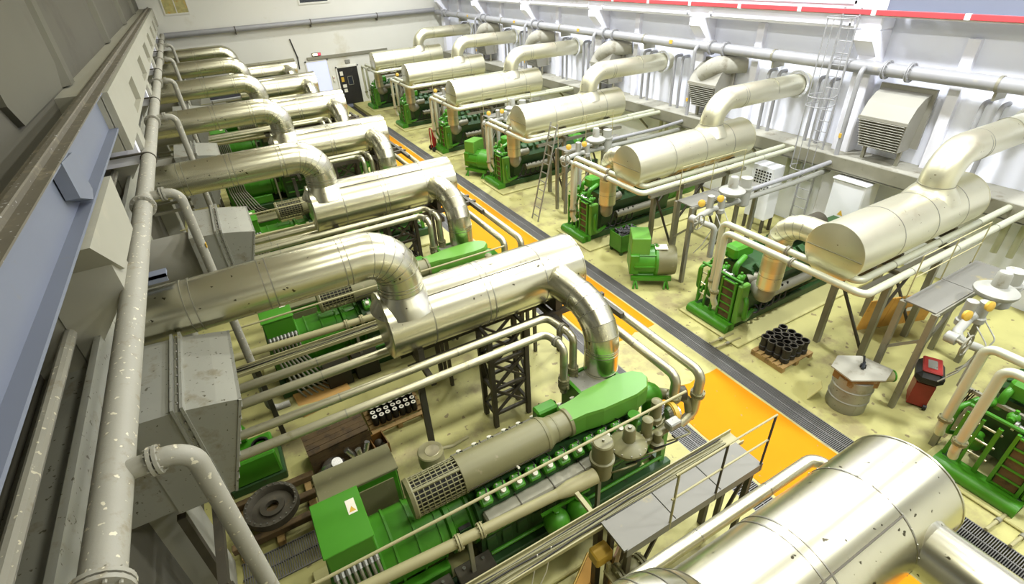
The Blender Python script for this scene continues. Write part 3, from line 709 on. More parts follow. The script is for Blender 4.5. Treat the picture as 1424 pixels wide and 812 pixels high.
    obj('duct_elbow', MB().tube([(4.55, -.05, 1.80), (4.98, -.10, 1.80), (4.98, -.14, 1.05)], .17, .22, 24, 6), 'green', r)
    obj('side_flap', MB().b2((2.92, .26, 1.74), (3.30, .46, 2.02), bev=.03), 'green', r, smooth=False)
    # charge air cooler behind the duct
    obj('charge_cooler', MB().b2((3.85, .40, 1.28), (4.62, .86, 1.86), bev=.02), 'galv', r, smooth=False)
    obj('cooler_frame', MB().b2((3.80, .36, 1.84), (4.66, .41, 1.89)).b2((3.80, .85, 1.84), (4.66, .90, 1.89)).b2((3.80, .36, 1.24), (3.86, .90, 1.9)).b2((4.60, .36, 1.24), (4.66, .90, 1.9)), 'green', r, smooth=False)
    for (p, q) in (((4.3, -.40, 1.45), (4.3, -.40, 1.78)), ((4.05, -.44, 1.35), (4.05, -.44, 1.66))):
        obj('green_valve', MB().cyl(p, q, .075, n=14).cyl((p[0]-.1, p[1]-.02, (p[2]+q[2])/2), (p[0]+.1, p[1]-.02, (p[2]+q[2])/2), .05, n=12).cyl(q, (q[0], q[1], q[2]+.05), .10, n=14), 'green', r)
    for y in (-.34, .34):
        obj('turbocharger', MB().lathe((4.62, y, 1.0), (1, 0, 0), [(0, .12), (.05, .2), (.2, .22), (.28, .14), (.42, .12)], 20).tube([(4.8, y, 1.0), (4.8, y, .55), (4.5, y, .5)], .09, .12, 14, 5), 'green', r)
    for (a, b, c2) in (((1.55, -.50, 1.02), (4.6, -.50, 1.02), .035), ((1.55, -.56, .60), (4.9, -.56, .60), .028), ((1.55, .52, 1.02), (4.6, .52, 1.02), .035), ((1.3, .30, 1.70), (3.0, .36, 1.74), .030)):
        obj('water_rail', MB().cyl(a, b, c2, n=10), 'gpipe' if c2 == .030 else 'green', r)
    for (x, y, z) in ((2.53, -.84, .98), (2.93, -.84, .98)):
        t = obj('oil_accumulator', MB().sphere((x, y, z), .20, 20, 12, (1, 1, 1.05)), 'green', r)
        obj('neck', MB().cyl((x, y+.02, z+.17), (x, y+.02, z+.25), .05, n=12), 'green', t)
    obj('accumulator_bar', MB().bar((2.30, -.78, 1.22), (3.16, -.78, 1.22), .04), 'green', r, smooth=False)
    for s in (-1, 1): obj('front_post', MB().b2((4.95, s*.45-.05, .36), (5.05, s*.45+.05, 1.30)), 'green', r, smooth=False)
    obj('front_plate', MB().b2((4.55, -.42, .40), (4.62, .42, 1.45), bev=.02), 'green', r, smooth=False)
    return r
le = left_engine()
for i, y in enumerate(YE):
    l = ['nearest green engine generator with caged intake silencer, fully in view', 'second green engine generator, partly under the second silencer'][i] if i < 2 else '%s green engine generator in the left row' % ORD[i]
    if i == 0: le.location = (0, y, 0); le['label'] = l
    else: copy_tree(le, (0, y, 0), l)

def gas_train():
    r = thing('gas_train', 'x', 'gas train', group='gas trains of the left row')
    y, z = -.70, 1.55
    obj('pipe', MB().tube([(-1.6, y+.14, z), (2.60, y-.10, z)], .075, .1, 18), 'gpipe', r)
    obj('reducer', MB().lathe((2.55, y-.10, z), (1, -.05, 0), [(0, .075), (.22, .115), (.62, .115), (.66, .12)], 20), 'gpipe', r)
    for x in (1.05, 1.38):
        m = MB(); flange(m, (x, y-.02, z), (1, -.06, 0), .078, 18, 8, .03); obj('flange', m, 'gpipe', r)
    fl_ = obj('filter', MB().lathe((3.42, y-.02, 1.30), (0, 0, 1), [(0, .10), (.05, .16), (.36, .165), (.37, .19), (.42, .19), (.43, .16), (.74, .158), (.76, .14), (.77, .0)], 28), 'gpaint', r)
    obj('filter_bolt', MB().cyl((3.42, y-.02, 2.07), (3.42, y-.02, 2.10), .02, n=8), 'steel', fl_)
    rg = obj('regulator', MB().lathe((3.92, y-.02, 1.40), (0, 0, 1), [(0, .09), (.16, .11), (.22, .26), (.27, .29), (.30, .29), (.33, .26), (.40, .10), (.62, .09), (.64, .075), (.645, .0)], 32), 'gpaint', r)
    for i in range(12):
        a = 2*PI*i/12; obj('bolt', MB().cyl((3.92+.27*math.cos(a), y-.02+.27*math.sin(a), 1.64), (3.92+.27*math.cos(a), y-.02+.27*math.sin(a), 1.73), .013, n=6), 'steel', rg)
    obj('spring_cap', MB().cyl((3.92, y-.02, 2.04), (3.92, y-.02, 2.075), .03, n=8), 'steel', rg)
    for (x, yy, z0, h, rr) in ((4.32, y+.02, 1.50, .46, .085), (4.64, y+.18, 1.60, .44, .085), (4.45, y-.10, 1.40, .3, .07)):
        obj('solenoid_valve', MB().lathe((x, yy, z0), (0, 0, 1), [(0, .11), (.10, .115), (.12, rr), (h, rr), (h+.015, rr*.7), (h+.03, rr*.3), (h+.035, 0)], 22), 'gpaint', r)
    obj('valve_body', MB().cyl((4.1, y, 1.48), (5.0, y+.06, 1.48), .08, n=16), 'gpaint', r)
    obj('pressure_switch', MB().b2((4.66, y-.16, 1.62), (4.90, y+.0, 1.76), bev=.02), 'galv', r, smooth=False)
    obj('mixer_wheel', MB().lathe((5.02, y+.16, 1.58), (1, -.25, 0), [(-.04, .17), (-.03, .19), (.03, .19), (.04, .17)], 24).ring((5.02, y+.16, 1.58), (1, -.25, 0), .15, .1, .02), 'yel', r)
    obj('mixer_hub', MB().lathe((4.92, y+.18, 1.58), (1, -.25, 0), [(0, .10), (.06, .14), (.2, .12), (.24, .05)], 20), 'chrome', r)
    for i in range(5):
        obj('impulse_line', MB().tube([(3.5+.28*i, y-.16, 1.45), (3.6+.28*i, y-.30, 1.62), (3.9+.28*i, y-.26, 1.50), (4.0+.28*i, y-.06, 1.36)], .014, .08, 8, 4), 'black' if i % 2 else 'gpaint', r)
    for (p, q) in (((4.9, .28, 1.55), (5.35, -.18, 1.55)), ((5.0, -.05, 1.62), (5.45, -.45, 1.62))):
        obj('coupling_pipe', MB().tube([p, q, (q[0]+.02, q[1]-.1, q[2]-.4)], .075, .12, 16, 5), 'gpaint', r)
        m = MB(); flange(m, [(a+b)/2 for a, b in zip(p, q)], Vector(q)-Vector(p), .078, 16, 6, .03); obj('flange', m, 'gpaint', r)
    obj('actuator', MB().lathe((5.32, -.30, 1.66), (.8, -.5, .1), [(0, .06), (.03, .13), (.16, .13), (.19, .06)], 16), 'steel_d', r)
    for x in (1.2, 3.4): obj('stand', MB().b2((x-.03, y-.03, .1), (x+.03, y+.03, 1.48)), 'steel', r, smooth=False)
    return r
gt = gas_train()
for i, y in enumerate(YE):
    l = '%s grey gas train with regulators beside the left row engine' % ORD[i]
    if i == 0: gt.location = (0, y, 0); gt['label'] = l
    else: copy_tree(gt, (0, y, 0), l)

def conduit():
    r = obj('conduit', MB().cyl((-1.8, -.78, 2.3), (4.95, -.78, 2.3), .020, n=10), 'gpipe')
    return tag(r, 'x', 'conduit', 'thin conduits over the left engines')
def tray():
    r = thing('cable_tray', 'x', 'cable tray', group='cable trays of the left row')
    y, z = -1.57, 1.84
    obj('tray_bottom', MB().b2((-2.2, y-.12, z), (5.25, y+.12, z+.01)), 'gpipe', r, smooth=False)
    for s in (-1, 1): obj('tray_side', MB().b2((-2.2, y+s*.12-.008, z), (5.25, y+s*.12+.008, z+.07)), 'gpipe', r, smooth=False)
    rr = random.Random(3)
    for i in range(7):
        pts = [(-2.2+j*.9, y-.085+i*.027+rr.uniform(-.025, .025), z+.022+rr.uniform(0, .03)) for j in range(9)]
        obj('cable', MB().tube(pts, .011, .4, 6, 2), 'black' if i % 3 == 0 else 'gpaint', r)
    for x in (-.8, 2.70, 4.9): obj('leg', MB().b2((x-.045, y-.045, 0), (x+.045, y+.045, z)), 'steel_d', r, smooth=False)
    for x in (2.70,): obj('arm', MB().b2((x-.03, y, z-.08), (x+.03, y+.5, z-.02)), 'gpipe', r, smooth=False)
    return r
def walkway():
    r = thing('walkway', 'x', 'walkway', group='raised service walkways of the left row')
    y0, y1, z = -2.14, -1.70, 2.0
    for i in range(3):
        x0 = 2.66+i*.80; obj('deck_plate', MB().b2((x0, y0, z-.03), (x0+.79, y1, z), bev=.004), 'plank', r, smooth=False)
    obj('toe_board', MB().b2((2.66, y0-.012, z-.14), (5.06, y0, z+.01)), 'plank', r, smooth=False)
    obj('cover_plate', MB().b2((2.62, y0, z-.02), (2.68, y1, z+.02)), 'plank', r, smooth=False)
    for x in (2.75, 4.95):
        for y in (y0+.06, y1-.06): obj('leg', MB().b2((x-.035, y-.035, 0), (x+.035, y+.035, z-.03)), 'steel_d', r, smooth=False)
    for x in (3.35, 4.15, 5.02): obj('rail_post', MB().cyl((x, y0, z-.12), (x, y0, z+.95), .016, n=8), 'steel_d' if x > 4 else 'gpipe', r)
    for zz in (.50, .95): obj('hand_rail', MB().cyl((3.30, y0, z+zz), (5.04, y0, z+zz), .014, n=8), 'gpipe', r)
    for x in (3.0, 4.6): obj('brace', MB().bar((x, y0+.06, 1.2), (x+.3, y0+.06, 1.95), .04), 'steel_d', r, smooth=False)
    return r
for fn, nm in ((conduit, 'thin straight conduit strung over the left row engine'), (tray, 'cable tray full of cables beside the left row engine'), (walkway, 'raised plate walkway with handrail, left row')):
    p = fn()
    for i, y in enumerate(YE):
        l = '%s %s' % (ORD[i], nm)
        if i == 0: p.location = (0, y, 0); p['label'] = l
        else: copy_tree(p, (0, y, 0), l)

def control_cabinet():
    r = thing('control_cabinet', 'x', 'cabinet', group='grey topped cabinets of the left row')
    obj('frame', MB().b2((-.42, 1.10, .1), (.76, 1.62, 1.26), bev=.02), 'green', r, smooth=False)
    obj('top', MB().b2((-.45, 1.08, 1.26), (.79, 1.65, 1.32), bev=.012), 'gpaint', r, smooth=False)
    obj('front_panel', MB().b2((-.05, 1.08, .35), (.68, 1.11, 1.12)), 'gpaint', r, smooth=False)
    obj('side_panel', MB().b2((.755, 1.15, .3), (.775, 1.57, 1.15)), 'green_d', r, smooth=False)
    return r
cc = control_cabinet()
for i, y in enumerate(YE):
    l = '%s green cabinet with dusty grey top behind the generator' % ORD[i]
    if i == 0: cc.location = (0, y, 0); cc['label'] = l
    else: copy_tree(cc, (0, y, 0), l)

# ================================================================== right row of sets
YRV = [-1.35+PITCH*k for k in range(1, 7)]
YR = [1.12+PITCH*k for k in range(0, 7)]
def right_silencer():
    r = thing('exhaust_silencer', 'x', 'silencer', group='exhaust silencers of the right row')
    z, R = 3.17, .55
    obj('shell', MB().cyl((9.08, 0, z), (13.45, 0, z), R, n=48, caps=False), 'alu_r', r)
    for x, s in ((9.08, -1), (13.45, 1)):
        obj('end_cap', MB().lathe((x, 0, z), (s, 0, 0), [(-.02, R+.006), (.0, R+.006), (.01, R-.012), (.012, .0)], 48), 'alu_r', r)
    obj('cap_seam', MB().b2((9.055, -R+.02, z-.006), (9.072, R-.02, z+.006)), 'seam', r, smooth=False)
    for x in (10.35, 11.5, 12.6): obj('seam_band', MB().ring((x, 0, z), (1, 0, 0), R, .018, .004, 48), 'seam', r)
    obj('inlet_saddle', MB().lathe((12.1, 0, z+.32), (0, 0, 1), [(0, .50), (.16, .41), (.26, .335), (.30, .325)], 32, False), 'alu_r', r)
    for x in (9.9, 10.8, 12.8): obj('saddle', MB().b2((x-.05, -.42, z-R-.12), (x+.05, .42, z-R+.16)), 'steel_d', r, smooth=False)
    return r
def right_flue():
    r = thing('flue_duct', 'x', 'duct', group='clad flue ducts of the right row')
    R, z = .315, 4.40
    obj('pipe', MB().tube([(12.1, 0, 3.55), (12.1, 0, z), (15.98, 0, z-.06)], R, .62, 36, 9), 'alu_r', r, angle=40)
    obj('bright_sleeve', MB().cyl((12.1, 0, 3.50), (12.1, 0, 3.80), R+.008, n=36, caps=False), 'alu_bright', r)
    for zz in (3.80, 3.66): obj('seam_band', MB().ring((12.1, 0, zz), (0, 0, 1), R+.008, .014, .004, 36), 'seam', r)
    for x in (13.05, 13.14, 14.4): obj('seam_band', MB().ring((x, 0, z-.02), (1, 0, -.015), R, .014, .004, 36), 'seam', r)
    c = obj('wall_collar', MB().lathe((15.6, 0, z-.05), (1, 0, 0), [(0, .33), (.0, .40), (.05, .40), (.06, .33)], 32, False), 'whitep', r)
    for i in range(18):
        a = 2*PI*i/18; obj('collar_bolt', MB().sphere((15.6, .37*math.cos(a), z-.05+.37*math.sin(a)), .022, 6, 4), 'whitep', c)
    return r
def right_down():
    r = thing('exhaust_downpipe', 'x', 'pipe', group='exhaust downpipes of the right row')
    R, yb = .255, 1.42
    obj('elbow', MB().tube([(9.66, .42, 3.12), (9.66, yb, 3.12), (9.66, yb, 2.3)], R, .52, 36, 5), 'alu_r', r, angle=14)
    obj('pipe', MB().cyl((9.66, yb, 2.32), (9.66, yb, 1.48), R, n=30), 'alu_r', r)
    obj('heat_stain', MB().ring((9.66, yb, 2.08), (0, 0, 1), R-.003, .30, .005, 30), 'rust', r)
    for zz in (2.30, 1.80, 1.50): obj('seam_band', MB().ring((9.66, yb, zz), (0, 0, 1), R, .012, .004, 30), 'seam', r)
    for i in range(0, 6):
        a = PI/2*i/5; c = Vector((9.66, yb-.52, 3.12-.52)); p = c+Vector((0, math.sin(a), math.cos(a)))*.52
        obj('elbow_seam', MB().ring(p, (0, math.cos(a), -math.sin(a)), R, .010, .004, 30), 'seam', r)
    obj('bellows', MB().tube([(9.66, yb, 1.5), (9.66, yb, 1.15), (10.2, yb+.7, 1.1)], .19, .25, 18, 5), 'steel', r)
    return r
def right_stand():
    r = thing('silencer_stand', 'x', 'support', group='steel stands under the right silencers')
    for x in (10.75, 12.6):
        for y in (-.42, .55): obj('post', MB().b2((x-.06, y-.06, 0), (x+.06, y+.06, 2.44)), 'steel', r, smooth=False)
        obj('beam', MB().b2((x-.06, -.6, 2.36), (x+.06, .7, 2.47)), 'steel', r, smooth=False)
        obj('brace', MB().bar((x, -.42, .3), (x, .55, 1.9), .05), 'steel_d', r, smooth=False)
    for y in (-.42, .55):
        obj('beam', MB().b2((9.6, y-.05, 2.28), (13.4, y+.05, 2.37)), 'steel', r, smooth=False)
        obj('brace', MB().bar((10.75, y, 1.3), (11.7, y, 2.3), .05), 'steel_d', r, smooth=False)
    return r
def right_pipe(xa, ya, yc, nm):
    r = thing('water_pipe', nm, 'pipe', group='water pipes of the right row')
    z = 2.70
    obj('pipe', MB().tube([(xa+.1, ya, .75), (xa, ya, .95), (xa, ya, z), (xa, yc, z), (15.45, yc, z), (15.45, yc, 1.4)], .072, .15, 18, 6), 'pipe_c', r)
    m = MB(); flange(m, (xa, (ya+yc)/2-.1, z), (0, 1, 0), .075, 16, 6, .03); obj('flange', m, 'steel', r)
    m = MB(); flange(m, (xa, ya, 1.15), (0, 0, 1), .075, 16, 6, .03); obj('joint', m, 'gpaint', r)
    for x in (10.4, 12.0, 13.6): obj('seam_band', MB().ring((x, yc, z), (1, 0, 0), .072, .02, .004, 16), 'seam', r)
    return r
rp = [right_silencer(), right_flue(), right_down(), right_stand(), right_pipe(8.95, 2.25, -.80, 'front'), right_pipe(9.30, 2.62, -.48, 'rear')]
RL = ['clad silencer on the right side', 'flue duct running from right silencer into wall', 'elbow and downpipe below the right silencer', 'steel stand under the right silencer', 'water pipe, front of the two around the right silencer', 'water pipe, rear of the two around the right silencer']
ORR = ['nearest', 'second', 'third', 'fourth', 'fifth', 'farthest']
for i, y in enumerate(YRV):
    for pr, nm in zip(rp, RL):
        l = '%s %s' % (ORR[i], nm)
        if i == 0: pr.location = (0, y, 0); pr['label'] = l
        else: copy_tree(pr, (0, y, 0), l)
def rust_patch():
    R, z, vs, fs, n, m_ = .554, 3.17, [], [], 10, 16
    for i in range(m_+1):
        x = 10.5+2.3*i/m_
        for k in range(n+1):
            a = math.radians(-150+random.uniform(-2, 2)+(62+12*math.sin(i*1.7))*k/n); vs.append((x, R*math.cos(a), z+R*math.sin(a)))
    for i in range(m_):
        for k in range(n): fs.append((i*(n+1)+k, i*(n+1)+k+1, (i+1)*(n+1)+k+1, (i+1)*(n+1)+k))
    return MB().add(vs, fs)
second = [o for o in COL.objects if o.get('label') == 'second clad silencer on the right side'][0]
obj('rust_stain', rust_patch(), 'orust', second)
for pr, nm in zip(rp[4:], ('front', 'rear')): copy_tree(pr, (-.22, -.78, 0), 'water pipe cut by the right edge, %s of the two beside the engine' % nm)

def right_engine():
    r = thing('gas_engine_generator', 'x', 'engine', group='green engine generator sets of the right row')
    obj('front_beam', MB().cyl((9.20, -.62, .15), (9.20, .62, .15), .13, n=16).b2((9.20, -.62, .03), (9.42, .62, .27)), 'green', r)
    for y in (-.52, .52): obj('base_rail', MB().b2((9.3, y-.06, .06), (14.2, y+.06, .28), bev=.02), 'green_d', r, smooth=False)
    for s, x0 in ((-1, 9.36),):
        yc = s*.30
        ck = obj('plate_cooler', MB().b2((x0, yc-.20, .26), (x0+.22, yc+.20, 1.36), bev=.015), 'green_d', r, smooth=False)
        for i in range(5): obj('cooler_plate', MB().b2((x0-.025, yc-.15, .32+i*.205), (x0+.01, yc+.15, .50+i*.205)), 'wood_d', ck, smooth=False)
        for yy in (-.19, .19): obj('cooler_post', MB().b2((x0-.05, yc+yy-.025, .26), (x0+.0, yc+yy+.025, 1.38)), 'green', ck, smooth=False)
        for i in range(6): obj('cooler_bar', MB().b2((x0-.045, yc-.19, .285+i*.205), (x0+.0, yc+.19, .315+i*.205)), 'green', ck, smooth=False)
    for yy in (.12, .34, .56): obj('cooler_post', MB().b2((9.34, yy-.022, .26), (9.385, yy+.022, 1.30)), 'green', r, smooth=False)
    for zz in (.55, .85, 1.15): obj('copper_line', MB().cyl((9.40, .05, zz), (9.40, .6, zz), .02, n=8), 'rust', r)
    obj('water_pump', MB().lathe((9.5, .36, .62), (1, 0, .1), [(0, .06), (.03, .15), (.14, .15), (.2, .08), (.34, .07)], 16), 'green', r)
    obj('side_case', MB().b2((9.35, -.66, .26), (9.66, -.52, 1.34), bev=.03), 'green_l', r, smooth=False)
    obj('top_rail', MB().cyl((9.42, -.6, 1.40), (9.42, .6, 1.40), .035, n=10), 'green', r)
    obj('brace', MB().bar((9.35, .58, .2), (9.85, .58, 1.3), .05).bar((9.35, .1, .22), (9.35, .1, 1.3), .05), 'green', r, smooth=False)
    for (pts, rr) in (([(9.5, -.70, 1.0), (9.42, -.80, .95), (9.42, -.82, .5), (9.6, -.74, .4), (10.0, -.60, .42)], .055), ([(9.7, .66, .5), (9.5, .72, .6), (9.5, .72, 1.2), (9.9, .6, 1.3)], .045), ([(9.6, -.2, 1.4), (9.6, -.2, 1.62), (10.0, -.1, 1.7)], .07), ([(9.75, .35, 1.35), (9.75, .35, 1.7), (10.2, .3, 1.75)], .06)):
        obj('coolant_hose', MB().tube(pts, rr, .12, 14, 5), 'green', r)
    for (x, y, z) in ((9.62, .1, 1.42), (9.66, .45, 1.46), (9.55, -.42, 1.42)):
        obj('pump_valve', MB().sphere((x, y, z), .09, 12, 8).cyl((x-.13, y, z), (x+.13, y, z), .05, n=10).cyl((x, y, z), (x, y, z+.15), .03, n=8), 'green', r)
    obj('steel_coupling', MB().lathe((9.50, -.25, 1.36), (0, 1, .05), [(0, .05), (.02, .09), (.06, .09), (.08, .06), (.22, .06), (.24, .09), (.28, .09)], 16), 'chrome', r)
    obj('engine_block', MB().prism([(-.42, .28), (.42, .28), (.46, .8), (.60, 1.2), (.38, 1.45), (-.38, 1.45), (-.60, 1.2), (-.46, .8)], 'x', 9.95, 12.9), 'green_d', r, smooth=False)
    for i in range(8):
        for s in (-1, 1): obj('cylinder_head', MB().box((10.15+i*.31, s*.42, 1.52), (.2, .22, .16), rx=-s*.5, bev=.02), 'green_d', r, smooth=False)
    obj('charge_duct', MB().b2((9.82, .02, 1.55), (10.5, .40, 1.90), bev=.06), 'green', r, smooth=False)
    obj('intake_silencer', MB().cyl((11.3, 0, 1.80), (12.9, 0, 1.80), .25, n=28).cyl((11.15, 0, 1.8), (11.3, 0, 1.8), .2, n=24), 'steel_d', r)
    obj('flywheel_housing', MB().lathe((12.9, 0, .92), (1, 0, 0), [(0, .5), (.1, .52), (.3, .48)], 30), 'green', r)
    g = obj('generator', MB().lathe((13.2, 0, .92), (1, 0, 0), [(0, .46), (.06, .5), (1.0, .5), (1.1, .4)], 32), 'green', r)
    obj('terminal_box', MB().b2((13.6, -.30, 1.25), (14.1, .30, 1.55), bev=.02), 'green_d', r, smooth=False)
    obj('exhaust_branch', MB().tube([(10.6, -.5, 1.35), (10.2, -.55, 1.35), (9.95, -.35, 1.2)], .14, .2, 16, 5), 'steel', r)
    obj('lower_pipe', MB().tube([(10.4, -.62, .75), (12.0, -.62, .75)], .12, .1, 14), 'steel', r)
    for i in range(5): obj('hose', MB().tube([(9.9+.25*i, -.55, .5), (10.0+.25*i, -.75, .3), (10.3+.2*i, -.66, .9)], .025, .1, 8, 4), 'black', r)
    return r
re_ = right_engine()
for i, y in enumerate(YR):
    l = ['green engine with plate cooler front, cut by the right edge', 'green engine front on skid beside the pallet of black cylinders', 'green engine front on skid behind the spare generator'][i] if i < 3 else '%s green engine along the right row' % ['', '', '', 'fourth', 'fifth', 'sixth', 'farthest'][i]
    if i == 0: re_.location = (0, y, 0); re_['label'] = l
    else: copy_tree(re_, (0, y, 0), l)

def right_gas():
    r = thing('gas_train', 'x', 'gas train', group='gas trains of the right row')
    y = 1.40
    obj('pipe', MB().tube([(10.05, y-.45, 1.2), (10.05, y-.45, 2.05), (9.62, y-.1, 2.25), (10.4, y, 2.28), (13.6, y, 2.25), (15.3, y+.05, 2.25)], .075, .14, 16, 5), 'gdev_r', r)
    obj('regulator', MB().lathe((11.05, y, 2.36), (0, 0, 1), [(0, .10), (.12, .12), (.20, .30), (.25, .33), (.29, .33), (.33, .28), (.38, .12), (.62, .11), (.66, .09), (.665, 0)], 30), 'gdev_r', r)
    obj('filter', MB().lathe((11.55, y, 2.1), (0, 0, 1), [(0, .12), (.05, .17), (.46, .17), (.47, .19), (.52, .19), (.53, .15), (.78, .15), (.80, 0)], 26), 'gdev_r', r)
    for (x, yy, h) in ((10.35, y+.05, .5), (10.65, y-.05, .42)):
        obj('solenoid_valve', MB().lathe((x, yy, 2.15), (0, 0, 1), [(0, .11), (.10, .115), (.12, .09), (h, .09), (h+.02, .05), (h+.03, 0)], 20), 'gdev_r', r)
    for (x, yy) in ((9.86, y-.05), (10.45, y-.12)):
        obj('yellow_actuator', MB().lathe((x, yy, 2.62), (-.3, -1, .2), [(0, .04), (.02, .085), (.07, .095), (.09, .05)], 18), 'yel', r)
    obj('valve_wheel', MB().tube([(9.56+.19*math.cos(2*PI*i/16), y-.34, 2.28+.19*math.sin(2*PI*i/16)) for i in range(17)], .016, .1, 8, 1, False).bar((9.56, y-.34, 2.10), (9.56, y-.34, 2.46), .02).bar((9.38, y-.34, 2.28), (9.74, y-.34, 2.28), .02).cyl((9.56, y-.34, 2.28), (9.62, y-.05, 2.28), .03, n=10), 'steel', r)
    obj('valve_body', MB().lathe((9.64, y-.2, 2.25), (0, 1, 0), [(0, .05), (.02, .10), (.18, .10), (.2, .05)], 16), 'gdev_r', r)
    for i in range(3): obj('impulse_line', MB().tube([(10.1+.3*i, y-.15, 2.2), (10.0+.3*i, y-.42, 2.0), (9.8+.3*i, y-.36, 1.6), (9.7+.3*i, y-.2, 1.3)], .012, .1, 8, 4), 'gdev_r', r)
    return r
def right_walk():
    r = thing('walkway', 'x', 'walkway', group='raised service walkways of the right row')
    y0, y1, z = 1.76, 2.30, 2.32
    for i in range(2): obj('deck_plate', MB().b2((10.05+i*1.32, y0, z-.03), (11.35+i*1.32, y1, z), bev=.004), 'plank', r, smooth=False)
    obj('edge_beam', MB().b2((10.0, y0-.03, z-.12), (12.75, y0, z-.02)), 'steel', r, smooth=False)
    for (x, y) in ((10.06, y0), (10.06, y1), (12.6, y0), (12.6, y1)): obj('leg', MB().b2((x-.05, y-.05, 0), (x+.05, y+.05, z-.03)), 'steel', r, smooth=False)
    obj('brace', MB().bar((10.06, y0, 1.5), (10.8, y0, z-.08), .05).bar((10.06, y0, 1.7), (10.06, y1, 1.2), .05), 'steel', r, smooth=False)
    for x in (10.1, 11.3, 12.5): obj('rail_post', MB().cyl((x, y1, z), (x, y1, z+.9), .012, n=8), 'gpipe', r)
    for zz in (.45, .9): obj('hand_rail', MB().cyl((10.1, y1, z+zz), (12.5, y1, z+zz), .011, n=8), 'gpipe', r)
    return r
for fn, nm in ((right_gas, 'grey gas train with yellow actuators on the right side'), (right_walk, 'raised plate walkway with thin handrail on the right side')):
    p = fn()
    for i, y in enumerate(YR[:-1]):
        l = '%s %s' % (ORD[i], nm)
        if i == 0: p.location = (0, y, 0); p['label'] = l
        else: copy_tree(p, (0, y, 0), l)

# ventilation hoods on the right wall
def right_hood():
    r = thing('ventilation_hood', 'x', 'duct', group='louvred hoods on the right wall')
    y0, y1, zt = -.60, .60, 4.0
    prof = [(14.95, zt), (15.15, zt+.36), (15.40, zt+.56), (15.62, zt+.62), (15.70, zt+.62), (15.70, zt-.80), (15.15, zt-.80)]
    # side-tapered shell
    n = len(prof); vs = [(x, y0+(.10 if z < zt-.1 else 0), z) for x, z in prof]+[(x, y1-(.10 if z < zt-.1 else 0), z) for x, z in prof]
    fs = [tuple(range(n)), tuple(range(2*n-1, n-1, -1))]+[(i, (i+1) % n, n+(i+1) % n, n+i) for i in range(n)]
    obj('hood_shell', MB().add(vs, fs), 'hood', r, smooth=False)
    obj('lip', MB().b2((14.92, y0-.02, zt-.05), (14.99, y1+.02, zt+.03)), 'hood', r, smooth=False)
    for i in range(11):
        t = i/10; x = 14.935+.175*t; z = zt-.08-.69*t; ww = .02+.09*t
        obj('louvre_slat', MB().box((x, 0, z), (.075, y1-y0-2*ww, .012), ry=.5), 'hood', r, smooth=False)
    obj('louvre_gap_shade', MB().add([(14.985, y0+.03, zt-.05), (14.985, y1-.03, zt-.05), (15.145, y1-.12, zt-.78), (15.145, y0+.12, zt-.78), (15.0, y0+.03, zt-.05), (15.0, y1-.03, zt-.05), (15.155, y1-.12, zt-.78), (15.155, y0+.12, zt-.78)], [(0, 1, 2, 3), (4, 5, 6, 7), (0, 1, 5, 4), (2, 3, 7, 6), (0, 3, 7, 4), (1, 2, 6, 5)]), 'black', r, smooth=False)  # black sheet added to paint in the shade between the slats
    obj('wall_frame', MB().b2((15.68, y0-.08, zt-.75), (15.76, y1+.08, zt+.74)), 'hood', r, smooth=False)
    obj('rear_duct', MB().b2((15.74, y0+.05, zt-.6), (15.97, y1-.05, zt+.6)), 'hood', r, smooth=False)
    for s in (y0+.15, y1-.15): obj('leg', MB().b2((15.4, s-.04, 2.80), (15.48, s+.04, zt-.78)), 'steel', r, smooth=False)
    return r
rh = right_hood()
for i in range(5):
    y = 7.15+PITCH*i
    l = ['nearest large louvred hood on the right wall', 'second hood with round elbow on the right wall'][i] if i < 2 else '%s louvred hood on the right wall' % ORD[i]
    if i == 0: rh.location = (0, y, 0); rh['label'] = l; continue
    h = copy_tree(rh, (0, y+.35, 0), l)
    obj('fan_elbow', MB().tube([(15.2, .2, 4.25), (15.2, -.25, 4.60), (15.96, -.9, 4.66)], .30, .4, 24, 5), 'ledge', h)
# small goosenecked vent pipes on the ledge
def goose():
    r = obj('vent_pipe', MB().tube([(15.62, 0, 2.8), (15.62, 0, 4.62), (15.98, 0, 4.62)], .055, .14, 12, 5), 'header_r')
    return tag(r, 'x', 'pipe', 'gooseneck vent pipes on the right wall ledge')
gp = None; cnt = 0
for k in range(0, 6):
    base = -1.35+PITCH*(k+1)
    for j, dy in enumerate((-1.05, -.68, .66, 1.02)):
        l = '%s gooseneck vent pipe %s the %s flue duct on right wall' % (('outer', 'inner', 'inner', 'outer')[j], ('before', 'before', 'behind', 'behind')[j], ORR[k])
        if gp is None: gp = goose(); gp.location = (0, base+dy, 0); gp['label'] = l
        else:
            c = gp.copy(); COL.objects.link(c); c.location = (0, base+dy, 0); c['label'] = l
# caged ladder on the right wall
ld = thing('caged_ladder', 'tall thin caged steel ladder standing against the right wall', 'ladder', (15.2, 8.85, 0))
for s in (-1, 1): obj('stringer', MB().cyl((0, s*.22, .05), (0, s*.22, 6.5), .03, n=8), 'header_r', ld)
for i in range(21): obj('rung', MB().cyl((0, -.22, .3+.3*i), (0, .22, .3+.3*i), .012, n=6), 'header_r', ld)
for z in (2.3, 4.1, 4.35, 6.3):
    obj('cage_hoop', MB().tube([(0, -.22, z)]+[(-.38-.34*math.sin(PI*i/10)+.30*0, -.34*math.cos(PI*i/10), z) for i in range(11)]+[(0, .22, z)], .014, .1, 8, 2, False), 'header_r', ld)
for i in (1, 3, 5, 7, 9): 
    a = PI*i/10; obj('cage_bar', MB().cyl((-.38-.34*math.sin(a), -.34*math.cos(a), 2.3), (-.38-.34*math.sin(a), -.34*math.cos(a), 6.3), .010, n=6), 'header_r', ld)
